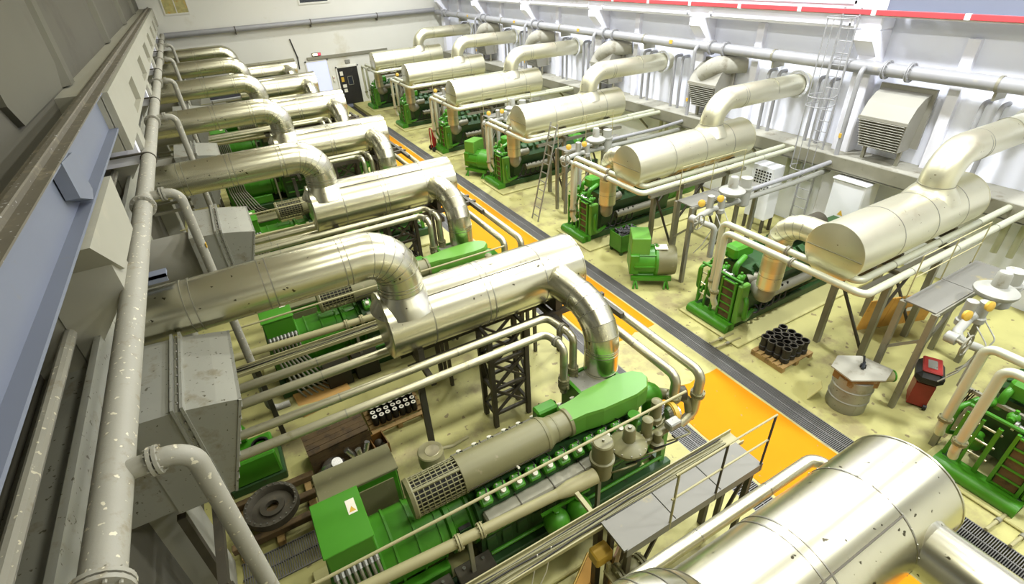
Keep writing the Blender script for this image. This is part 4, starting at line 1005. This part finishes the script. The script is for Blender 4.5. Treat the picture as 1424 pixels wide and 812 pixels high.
# lower wall equipment
wc = thing('switch_cabinet', 'white switch cabinet with yellow triangle under the right wall ledge', 'cabinet', (14.75, 7.35, 0))
obj('body', MB().b2((0, -.46, .35), (.70, .46, 2.28), bev=.03), 'whitep', wc, smooth=False)
obj('roof', MB().b2((-.04, -.49, 2.28), (.74, .49, 2.33), bev=.015), 'whitep', wc, smooth=False)
obj('warning_triangle', MB().prism([(-.08, 1.30), (.08, 1.30), (0, 1.46)], 'x', -.006, -.001), 'yel', wc, smooth=False)
obj('plinth', MB().b2((.04, -.4, 0), (.58, .4, .35)), 'steel', wc, smooth=False)
gc = thing('vent_cabinet', 'pale cabinet with punched vent holes standing on short legs', 'cabinet', (14.3, 9.75, 0))
obj('body', MB().b2((0, -.38, .45), (.5, .38, 2.2), bev=.02), 'whitep', gc, smooth=False)
m = MB()
for i in range(6):
    for j in range(7): m.b2((-.006, -.30+i*.1, 1.45+j*.09), (-.001, -.24+i*.1, 1.50+j*.09))
obj('vent_slots', m, 'black', gc, smooth=False)['kind'] = 'stuff'
for (x, y) in ((.05, -.33), (.05, .33), (.45, -.33), (.45, .33)): obj('leg', MB().b2((x-.04, y-.04, 0), (x+.04, y+.04, .45)), 'steel_d', gc, smooth=False)

fm = thing('fan_motor', 'olive motor with a wire fan guard near the white cabinet', 'motor', (14.15, 7.1, 0))
obj('base', MB().b2((-.2, -.2, 0), (.3, .2, .8)), 'steel', fm, smooth=False)
obj('motor', MB().lathe((-.3, .1, 1.0), (.8, -.5, .1), [(0, .12), (.03, .19), (.42, .19), (.45, .22), (.5, .22), (.52, .1)], 20), 'gpipe', fm)
for i in range(3): obj('guard_ring', MB().ring((.16+.03*i, -.19-.02*i, 1.06), (.8, -.5, .1), .22-.05*i, .012, .008, 20), 'steel_d', fm)
obj('green_foot', MB().b2((-.1, -.25, .8), (.2, -.1, .88)), 'green', fm, smooth=False)

# ================================================================== loose things on the floor
def pallet(r, lx, ly, z=.0):
    for i in range(6): obj('deck_board', MB().b2((-lx/2, -ly/2+i*(ly-.1)/5, z+.11), (lx/2, -ly/2+i*(ly-.1)/5+.1, z+.135)), 'wood', r, smooth=False)
    for i in range(3):
        x = -lx/2+.05+i*(lx-.1)/2
        obj('bearer', MB().b2((x-.05, -ly/2, z+.02), (x+.05, ly/2, z+.11)), 'wood', r, smooth=False)
        obj('bottom_board', MB().b2((x-.05, -ly/2, z), (x+.05, ly/2, z+.02)), 'wood', r, smooth=False)
pr_ = thing('pallet', 'wooden pallet under black cylinder liners beside the right grating', 'pallet', (9.62, 5.08, .0)); pallet(pr_, 1.05, .82)
# cylinder liners
c0 = thing('cylinder_liner', 'black cylinder liner standing upright on the right pallet', 'engine part', group='black cylinder liners on the right pallet')
obj('sleeve', MB().lathe((0, 0, 0), (0, 0, 1), [(0, .085), (.02, .10), (.12, .10), (.13, .088), (.30, .085), (.31, .10), (.36, .10), (.36, .07), (.04, .065)], 18, False), 'black', c0)
obj('rim', MB().ring((0, 0, .355), (0, 0, 1), .086, .012, .012, 18), 'steel_d', c0)
sp = [(-.36+.205*i, -.27+.19*j) for j in range(4) for i in range(4)]
random.seed(5)
for i, (x, y) in enumerate(sp):
    p = (9.62+x+random.uniform(-.02, .02)+.06, 5.08+y+random.uniform(-.02, .02), .135)
    if i == 0: c0.location = p
    else: copy_tree(c0, p)
# pallet of oil filters, left side
pl = thing('pallet', 'wooden pallet carrying rows of dark filters on left floor', 'pallet', (1.33, 8.15, 0)); pallet(pl, 1.15, .85)
f0 = thing('oil_filter', 'dark oil filter with pale rim standing on the left pallet', 'filter', group='oil filters on the left pallet')
obj('can', MB().lathe((0, 0, 0), (0, 0, 1), [(0, .055), (.015, .062), (.19, .062), (.21, .055), (.21, .03)], 16), 'black', f0)
obj('rim', MB().ring((0, 0, .212), (0, 0, 1), .034, .012, .016, 16), 'label', f0)
k = 0
for j in range(4):
    for i in range(7):
        p = (1.33-.42+i*.138+random.uniform(-.012, .012), 8.15-.20+j*.145+random.uniform(-.012, .012), .135)
        if k == 0: f0.location = p
        else: copy_tree(f0, p)
        k += 1
# crates, cartons and scrap on the left floor
def crate(name, label, mat_, c, d, rz=0, planks=4, cat='crate'):
    r = thing(name, label, cat, (c[0], c[1], 0), rz=rz)
    x, y, z = d[0]/2, d[1]/2, d[2]
    obj('body', MB().b2((-x+.02, -y+.02, .02), (x-.02, y-.02, z-.02)), mat_, r, smooth=False)
    for i in range(planks):
        a = -y+i*2*y/planks; obj('lid_plank', MB().b2((-x, a+.004, z-.02), (x, a+2*y/planks-.004, z+random.uniform(0, .006))), mat_, r, smooth=False)
        b = .03+i*(z-.06)/planks
        for s in (-1, 1): obj('side_plank', MB().b2((-x, s*y-.01, b), (x, s*y+.01, b+(z-.06)/planks-.008)), mat_, r, smooth=False)
    return r
crate('wooden_crate', 'long dark wooden crate lying beside the filter pallet', 'wood_d', (.10, 7.75), (1.15, .55, .55), .06)
cb = thing('carton', 'flattened orange cardboard on the floor between left engines', 'carton', (.15, 9.55, 0), rz=.12)
obj('panel', MB().box((0, 0, .12), (1.1, .75, .012), rx=.16, ry=-.05), 'card', cb, smooth=False)
obj('flap', MB().box((.75, .45, .17), (.9, .4, .012), rx=-.1, rz=.1), 'card', cb, smooth=False)
obj('side', MB().b2((-.55, -.36, 0), (.55, -.34, .10)), 'card', cb, smooth=False)
cb2 = thing('carton', 'open orange carton lid beside the second left engine', 'carton', (1.75, 9.75, 0), rz=-.05)
obj('panel', MB().box((0, 0, .05), (1.0, .7, .02)), 'card', cb2, smooth=False)
obj('flap', MB().box((-.1, .45, .14), (.8, .3, .012), rx=.6), 'card', cb2, smooth=False)
# small open box with bits
sb = thing('open_box', 'small open brown box of parts by the scrap pile', 'box', (.80, 7.42, 0), rz=.1)
for (a, b) in (((-.14, -.2, 0), (.14, .2, .02)), ((-.14, -.2, 0), (-.12, .2, .26)), ((.12, -.2, 0), (.14, .2, .26)), ((-.14, -.2, 0), (.14, -.18, .26)), ((-.14, .18, 0), (.14, .2, .26))):
    obj('box_side', MB().b2(a, b), 'brown', sb, smooth=False)
obj('contents', MB().sphere((0, .05, .12), .09, 10, 6).cyl((-.05, -.1, .1), (.08, -.05, .16), .03), 'steel_d', sb)
# bare metal parts: turbo housings and pipe stubs, each its own thing
random.seed(11)
t0 = thing('turbo_housing', 'bare metal turbo housing lying behind the green cabinet', 'engine part', (-.10, 7.22, .0))
obj('volute', MB().lathe((0, 0, .22), (.3, -.4, 1), [(-.18, .08), (-.12, .2), (.0, .24), (.1, .2), (.18, .1), (.26, .1)], 20), 'chrome', t0)
obj('outlet', MB().tube([(0, 0, .2), (-.25, .05, .2), (-.38, -.15, .15)], .08, .12, 14, 5), 'chrome', t0)
for i, (x, y, nm) in enumerate(((.24, 7.26, 'leftmost bare metal pipe stub in the scrap pile'), (.36, 7.16, 'middle bare metal pipe stub in the scrap pile'), (.48, 7.24, 'upright bright pipe stub in the scrap pile'))):
    q = thing('pipe_stub', nm, 'engine part', (x, y, 0), 'metal stubs in the scrap pile')
    obj('tube', MB().tube([(0, 0, .06), (.03, .02, .30), (.02+.08*(i-1), .06, .46)], .055, .1, 14, 4), 'chrome', q)
    obj('flange', MB().cyl((0, 0, .02), (0, 0, .06), .10, n=16), 'chrome', q)
# ring gear on a wooden frame
rg = thing('ring_gear', 'dark ring shaped flywheel gear lying on timbers at left', 'engine part', (-1.22, 6.90, .28))
obj('ring', MB().lathe((0, 0, 0), (0, 0, 1), [(0, .36), (.0, .44), (.14, .44), (.14, .38), (.06, .34), (.0, .34)], 36, False), 'steel_d', rg)
obj('hub', MB().lathe((0, 0, .0), (0, 0, 1), [(0, .34), (.03, .34), (.04, .2), (.08, .2), (.08, .11), (.0, .11)], 28, False), 'steel_d', rg)
m = MB()
for i in range(24):
    a = 2*PI*i/24; m.cyl((.40*math.cos(a), .40*math.sin(a), .14), (.40*math.cos(a), .40*math.sin(a), .165), .014, n=6)
obj('bolts', m, 'chrome', rg)['kind'] = 'stuff'
tf = thing('timber_frame', 'timber frame under the dark ring gear', 'pallet', (-1.22, 6.90, 0))
for y in (-.42, .0, .42): obj('timber', MB().b2((-.7, y-.06, .14), (.75, y+.06, .28), bev=.01), 'wood_d', tf, smooth=False)
for x in (-.55, .0, .6): obj('timber', MB().b2((x-.06, -.6, 0), (x+.06, .6, .14), bev=.01), 'wood', tf, smooth=False)
# floor grating by the left generator
fg = obj('grating_panel', MB(), 'grate') if False else None
g = MB(); x = -1.85
while x < -.62: g.b2((x, 5.75, .004), (x+.016, 6.30, .03)); x += .036
for y in (5.75, 6.02, 6.30): g.b2((-1.87, y-.008, .0), (-.60, y+.008, .034))
o = tag(obj('floor_grating', g, 'grate', smooth=False), 'steel floor grating panel left of the nearest generator', 'grating', kind='stuff')
# green pump set under the near hood
gpn = thing('pump_set', 'green pump set half hidden under the nearest left hood', 'pump', (-1.45, 8.1, 0))
obj('base', MB().b2((-.4, -.4, 0), (.55, .4, .2), bev=.02), 'green_d', gpn, smooth=False)
obj('case', MB().b2((-.35, -.38, .2), (.5, .2, .75), bev=.03), 'green', gpn, smooth=False)
obj('motor', MB().lathe((-.3, .2, .9), (1, 0, 0), [(0, .1), (.03, .16), (.4, .16), (.43, .1)], 18), 'green', gpn)
obj('inlet_ring', MB().ring((.3, -.1, .78), (0, 0, 1), .12, .06, .03, 20), 'black', gpn)
# oil drum stand with funnel, behind the caged intake
od = thing('oil_can_stand', 'rusty round can on a post behind the caged intake', 'can', (1.42, 6.02, 0))
obj('post', MB().b2((-.1, -.1, 0), (.1, .1, .68)), 'steel_d', od, smooth=False)
obj('can', MB().lathe((0, 0, .68), (0, 0, 1), [(0, .21), (.02, .225), (.28, .225), (.30, .21), (.30, .0)], 24), 'gpipe', od)
obj('rust_patch', MB().lathe((.03, -.02, .982), (0, 0, 1), [(0, .13), (.004, .125), (.004, 0)], 16), 'rust', od)
obj('spout', MB().tube([(.2, .0, .9), (.4, -.02, .86), (.7, -.05, .95)], .03, .1, 10, 4), 'gpipe', od)
# small oil can pump near the tower
oc = thing('oil_dispenser', 'small dark oil dispenser can with curved spout near tower', 'can', (3.98, 6.02, 0))
obj('can', MB().lathe((0, 0, 0), (0, 0, 1), [(0, .13), (.45, .13), (.48, .15), (.52, .08), (.56, .02)], 18), 'steel_d', oc)
obj('spout', MB().tube([(0, 0, .54), (.02, 0, .78), (-.12, 0, .82), (-.2, 0, .74)], .014, .08, 8, 4), 'black', oc)
oc2 = thing('oil_dispenser', 'lower dark funnel can beside the oil dispenser', 'can', (3.62, 6.05, 0))
obj('can', MB().lathe((0, 0, 0), (0, 0, 1), [(0, .15), (.28, .16), (.30, .17), (.42, .05), (.50, .015)], 18), 'steel_d', oc2)
obj('handle', MB().tube([(.2, .05, 0), (.2, .05, .6), (.05, .05, .8)], .014, .1, 8, 4), 'black', oc2)
# battery boxes beside near engine
for (x, y, nm) in ((.60, 3.94, 'left dark battery box on floor beside nearest engine'), (1.24, 3.96, 'right dark battery box on floor beside nearest engine'), (.60, 9.71, 'left dark battery box beside the second left engine'), (1.24, 9.73, 'right dark battery box beside the second left engine'), (.60, 15.48, 'left dark battery box beside the third left engine'), (1.24, 15.5, 'right dark battery box beside the third left engine')):
    b = thing('battery_box', nm, 'box', (x, y, 0), 'battery boxes beside the left engines')
    obj('case', MB().b2((-.27, -.18, .02), (.27, .12, .66), bev=.02), 'black', b, smooth=False)
    obj('lid', MB().b2((-.285, -.195, .66), (.285, .135, .70), bev=.012), 'steel_d', b, smooth=False)
    for s in (-1, 1): obj('terminal', MB().cyl((s*.15, .04, .70), (s*.15, .04, .74), .025, n=10), 'chrome', b)
tag(obj('floor_cable', MB().tube([(1.9, 4.0, .02), (1.7, 3.85, .02), (1.55, 3.95, .02), (1.5, 4.15, .05)], .012, .1, 8, 4), 'black'), 'black cable end on the floor under the gas pipe', 'cable')
# brown board, yellow actuator and ochre plank under near walkway
bd = thing('cover_board', 'tall brown lacquered panel leaning under nearest walkway', 'board', (3.05, 3.0, 0))
obj('panel', MB().box((0, 0, .66), (.72, .03, 1.30), rz=.55, rx=.06), 'brown', bd, smooth=False)
obj('edge_strip', MB().box((.03, -.04, .66), (.03, .04, 1.30), rz=.55, rx=.06), 'steel_d', bd, smooth=False)
yb = thing('plank', 'ochre yellow plank lying slanted beneath the cable tray', 'plank', (2.50, 3.08, 0), rz=.55)
obj('board', MB().box((0, 0, .30), (1.0, .22, .03), rx=.4), 'ply', yb, smooth=False)
obj('edge', MB().box((0, .12, .345), (1.0, .02, .05), rx=.4), 'yel', yb, smooth=False)
ya = thing('valve_actuator', 'yellow boxed valve actuator on the grey valve below walkway', 'valve', (2.58, 2.84, 1.15))
obj('box', MB().b2((-.13, -.1, .22), (.13, .1, .42), bev=.02), 'yel', ya, smooth=False)
obj('yoke', MB().b2((.0, -.16, .10), (.05, -.12, .30)).b2((.10, -.24, .10), (.14, -.2, .30)).b2((-.02, -.3, .06), (.2, -.1, .10)), 'gpipe', ya, smooth=False)
v = MB().sphere((.28, -.28, .1), .16, 16, 10); flange(v, (.44, -.30, .1), (1, 0, 0), .11, 18, 8, .04); flange(v, (.10, -.26, .1), (1, 0, 0), .11, 18, 8, .04)
obj('valve_body', v, 'gpaint', ya)
tag(obj('dangling_wire', MB().tube([(1.75, 3.04, 1.9), (1.62, 3.0, 1.35), (1.72, 3.0, 1.2), (1.85, 3.0, 1.5), (1.95, 3.04, 1.9)], .008, .1, 6, 4), 'label'), 'pale wire loop dangling from the nearest cable tray', 'wire')

# right aisle side: drum table, tester, bench corner, spare generators
dt = thing('drum_table', 'grey steel drum with a rusty tray table on top', 'drum', (9.38, 3.42, 0))
obj('drum', MB().lathe((0, 0, 0), (0, 0, 1), [(0, .35), (.02, .36), (.26, .355), (.28, .37), (.30, .355), (.54, .355), (.56, .37), (.58, .355), (.80, .35)], 36), 'galv', dt)
obj('table_top', MB().prism([(-.42, -.12), (-.34, .34), (.05, .46), (.42, .20), (.52, -.36), (.1, -.46)], 'z', .90, .93), 'ledge', dt, smooth=False)
obj('skirt', MB().prism([(-.36, -.12), (-.30, .28), (.0, .36), (.32, .16), (.38, -.30), (.06, -.40)], 'z', .70, .90), 'rustd', dt, smooth=False)
obj('spout', MB().lathe((.3, -.22, .78), (.85, -.5, -.05), [(0, .14), (.28, .12), (.30, .10)], 18), 'gpipe', dt)
obj('spout_rim', MB().ring((.56, -.375, .765), (.85, -.5, -.05), .11, .03, .012, 18), 'green', dt)
tl = thing('hand_tool', 'small blue black grease gun lying on the drum table', 'tool', (9.52, 3.42, .93), rz=.4)
obj('barrel', MB().cyl((-.12, 0, .035), (.1, 0, .035), .03, n=12), 'glassd', tl)
obj('grip', MB().bar((.06, 0, .04), (.14, .04, .16), .03).b2((-.06, -.05, .0), (.02, .05, .05)), 'black', tl, smooth=False)
cr = thing('scrap_board', 'pale scrap board leaning on the floor beside the drum', 'board', (9.02, 3.98, 0), rz=.5)
obj('board', MB().prism([(-.2, .0), (.24, .0), (.18, .34), (-.12, .40)], 'y', -.01, .01), 'plinth', cr, smooth=False).rotation_euler = (.5, 0, 0)
rt_ = thing('battery_charger', 'red and black wheeled charger with a grey screen', 'charger', (10.62, 2.72, 0), rz=.45)
obj('body', MB().prism([(-.20, .05), (.20, .05), (.24, .62), (-.24, .62)], 'y', -.16, .16), 'redp', rt_, smooth=False)
obj('head', MB().box((0, 0, .78), (.66, .46, .30), bev=.1), 'black', rt_, smooth=False)
obj('top_panel', MB().box((0, 0, .94), (.52, .32, .05), bev=.02), 'redp', rt_, smooth=False)
obj('screen', MB().b2((-.14, -.07, .966), (.14, .08, .97)), 'galv', rt_, smooth=False)
for s in (-1, 1): obj('wheel', MB().cyl((s*.2, -.17, .06), (s*.2, -.11, .06), .06, n=14), 'black', rt_)
bc = thing('bench_post', 'grey steel post with a bundle of hanging tools near charger', 'stand', (9.72, 1.95, 0))
obj('post', MB().b2((-.05, -.05, 0), (.05, .05, 1.5)), 'steel', bc, smooth=False)
obj('arm', MB().b2((-.03, -.95, 1.42), (.03, .0, 1.48)), 'steel', bc, smooth=False)
for i in range(5): obj('tool_bar', MB().bar((-.1+.03*i, -.05-.03*i, 1.5), (-.16+.03*i, -.02, 1.0-.08*i), .018), 'steel_d', bc, smooth=False)
for i in range(3): obj('strap', MB().tube([(.05, -.06, 1.45), (.08+.03*i, -.1, .9), (.04+.06*i, -.02, .4)], .008, .2, 6, 3), 'black', bc)
tag(obj('strap', MB().tube([(9.5, 1.9, .015), (9.42, 1.72, .015), (9.55, 1.6, .015), (9.52, 1.45, .02)], .012, .1, 8, 4), 'black'), 'black strap lying on the floor near the big silencer', 'strap')
ck = thing('cable_drain', 'pair', 'pipe', (8.9, .35, 0)) if False else None
for i, (y, nm) in enumerate(((.62, 'upper small drain pipe crossing to the right grating at frame edge'), (.30, 'lower small drain pipe crossing to the right grating at frame edge'), (6.22, 'rear thin drain pipe between skid and grating near black cylinders'), (6.02, 'front thin drain pipe between skid and grating near black cylinders'))):
    q = thing('drain_pipe', nm, 'pipe', (8.55, y, .06), 'small drain pipes at the right grating')
    obj('tube', MB().cyl((0, 0, 0), (.75, -.05, 0), .028, n=12), 'gpipe', q)
    obj('coupling', MB().cyl((.3, -.02, 0), (.38, -.025, 0), .042, n=12), 'steel', q)
cd = thing('orange_board', 'orange wooden board leaning near the nearest right walkway', 'board', (12.75, 4.35, 0), rz=-.35)
for i in range(3): obj('plank', MB().box((-.62+.62*i, 0, .46), (.61, .03, .92), rx=.12), 'ply', cd, smooth=False)
obj('sticker', MB().box((.25, -.04, .5), (.2, .004, .12), rx=.12), 'label', cd, smooth=False)

def spare_generator(loc, rz, label, bare):
    r = thing('spare_generator', label, 'generator', loc, 'spare green generators', rz)
    obj('stator', MB().lathe((-.75, 0, .66), (1, 0, 0), [(0, .30), (.05, .40), (.10, .42), (.62, .42), (.66, .46), (.72, .46)], 32), 'green', r)
    obj('end_bell', MB().lathe((-.03, 0, .66), (1, 0, 0), [(0, .46), (.10, .44), (.42, .42), (.50, .40), (.50, .34), (.30, .30), (.30, 0)], 32, False), 'gpaint' if bare else 'green', r)
    for i in range(8):
        a = 2*PI*i/8; obj('rib', MB().b2((-.68, -.02, .40), (-.10, .02, .45)), 'green', r, smooth=False).matrix_local = Matrix.Translation((0, 0, .66)) @ Matrix.Rotation(a, 4, 'X')
    obj('terminal_box', MB().b2((-.78, -.32, .98), (-.28, .42, 1.48), bev=.015), 'green_l', r, smooth=False)
    obj('housing', MB().b2((-.80, -.40, .40), (-.55, .40, 1.0), bev=.02), 'green', r, smooth=False)
    if bare: obj('cover_plate', MB().box((.05, -.06, 1.10), (.34, .30, .02)), 'label', r, smooth=False)
    for s in (-1, 1):
        obj('foot_rail', MB().b2((-.75, s*.38-.05, .22), (.35, s*.38+.05, .34)), 'green', r, smooth=False)
        for x in (-.62, .22): obj('leg', MB().bar((x, s*.38, .24), (x+.06, s*.52, .0), .05).bar((x, s*.38, .24), (x-.06, s*.52, .0), .05), 'green', r, smooth=False)
    obj('shaft', MB().cyl((.2, 0, .66), (.42, 0, .66), .09, n=16), 'chrome', r)
    return r
spare_generator((9.55, 9.15, 0), -.62, 'spare green generator with bare grey end beside the aisle', True)
spare_generator((9.55, 19.9, 0), -1.1, 'far spare green generator parked beyond the second silencer end', False)
gbx = thing('parts_bin', 'green steel bin of black parts beside the spare generator', 'bin', (10.05, 11.05, 0), rz=-.05)
for (a, b) in (((-.42, -.3, .12), (.42, .3, .14)), ((-.42, -.3, .12), (-.40, .3, .68)), ((.40, -.3, .12), (.42, .3, .68)), ((-.42, -.3, .12), (.42, -.28, .68)), ((-.42, .28, .12), (.42, .3, .68))):
    obj('bin_side', MB().b2(a, b), 'green', gbx, smooth=False)
for (x, y) in ((-.36, -.25), (.36, -.25), (-.36, .25), (.36, .25)): obj('foot', MB().b2((x-.04, y-.04, 0), (x+.04, y+.04, .12)), 'green_d', gbx, smooth=False)
random.seed(21); m = MB()
for i in range(40): m.cyl((random.uniform(-.36, .3), random.uniform(-.24, .24), .62), (random.uniform(-.3, .36), random.uniform(-.24, .24), .70), random.uniform(.02, .05), n=8)
obj('black_parts', m, 'black', gbx)['kind'] = 'stuff'
# step ladder leaning at the third right engine
sl = thing('ladder', 'grey ladder leaning on the pipes of the right row', 'ladder', (8.95, 14.6, 0))
for s in (-.2, .2): obj('stringer', MB().bar((-.1, s, 0), (.75, s, 3.3), .05, .03), 'galv', sl, smooth=False)
for i in range(11):
    t = (i+.6)/11; obj('rung', MB().cyl((-.1+.85*t, -.2, 3.3*t), (-.1+.85*t, .2, 3.3*t), .018, n=8), 'galv', sl)
# hand truck / extinguisher trolley far along the aisle
ht = thing('hand_trolley', 'red hand trolley standing by the far right engine', 'trolley', (8.98, 24.6, 0))
obj('frame', MB().tube([(0, -.16, .1), (0, -.16, 1.1), (0, .16, 1.1), (0, .16, .1)], .03, .1, 8, 4), 'redp', ht)
obj('bottle', MB().lathe((.12, 0, .1), (0, 0, 1), [(0, .1), (.6, .1), (.7, .05), (.8, .03)], 14), 'redp', ht)
for s in (-1, 1): obj('wheel', MB().cyl((0, s*.2, .12), (0, s*.25, .12), .12, n=14), 'black', ht)
# things on the back wall
ex = thing('exit_sign', 'small lit exit sign above the daylit doorway', 'sign', (6.85, YB-.10, 3.35))
obj('case', MB().b2((-.28, -.03, -.09), (.28, .09, .09), bev=.01), 'steel_d', ex, smooth=False)
obj('face', MB().b2((-.25, -.045, -.065), (.05, -.03, .065)), 'lit_sign', ex, smooth=False)
obj('red_face', MB().b2((.05, -.045, -.065), (.25, -.03, .065)), 'lit_red', ex, smooth=False)
pn = thing('door_plate', 'small grey plate above the dark far door', 'sign', (8.75, YB-.02, 2.68))
obj('plate', MB().b2((-.14, -.02, -.1), (.14, .01, .1)), 'galv', pn, smooth=False)
obj('plate_rim', MB().b2((-.16, -.01, -.12), (.16, .015, .12)), 'steel_d', pn, smooth=False)
fb = thing('call_box', 'small wall box with red button beside the dark door', 'box', (7.62, YB-.05, 1.75))
obj('case', MB().b2((-.06, -.04, -.18), (.06, .05, .18), bev=.01), 'label', fb, smooth=False)
obj('button', MB().cyl((0, -.05, .05), (0, -.035, .05), .04, n=12), 'redp', fb)
bp = thing('wall_conduit', 'thin black vertical conduit on back wall behind left silencers', 'pipe', (5.6, YB-.06, 0))
obj('pipe', MB().tube([(0, 0, 2.6), (.05, 0, 3.3), (-.15, 0, 4.4)], .035, .3, 8, 4), 'black', bp)
obj('clip', MB().ring((.05, 0, 3.3), (0, 0, 1), .035, .05, .02, 10), 'steel_d', bp)
for (x, y, z, nm) in ((1.0, 32.6, 2.75, 'dark slate panel between the far left flue ducts, lower one'), (1.0, 36.9, 3.45, 'dark slate panel between the far left flue ducts, upper one')):
    q = thing('sheet_panel', nm, 'panel', (x, y, 0))
    obj('sheet', MB().b2((-1.05, 0, z-.28), (1.1, .05, z+.22)), 'slate', q, smooth=False)
    obj('sheet_rim', MB().b2((-1.07, -.02, z-.32), (1.12, .07, z-.28)), 'whitep', q, smooth=False)
    for xx in (-1.0, 1.05): obj('leg', MB().b2((xx-.03, 0, 0), (xx+.03, .05, z-.28)), 'steel', q, smooth=False)
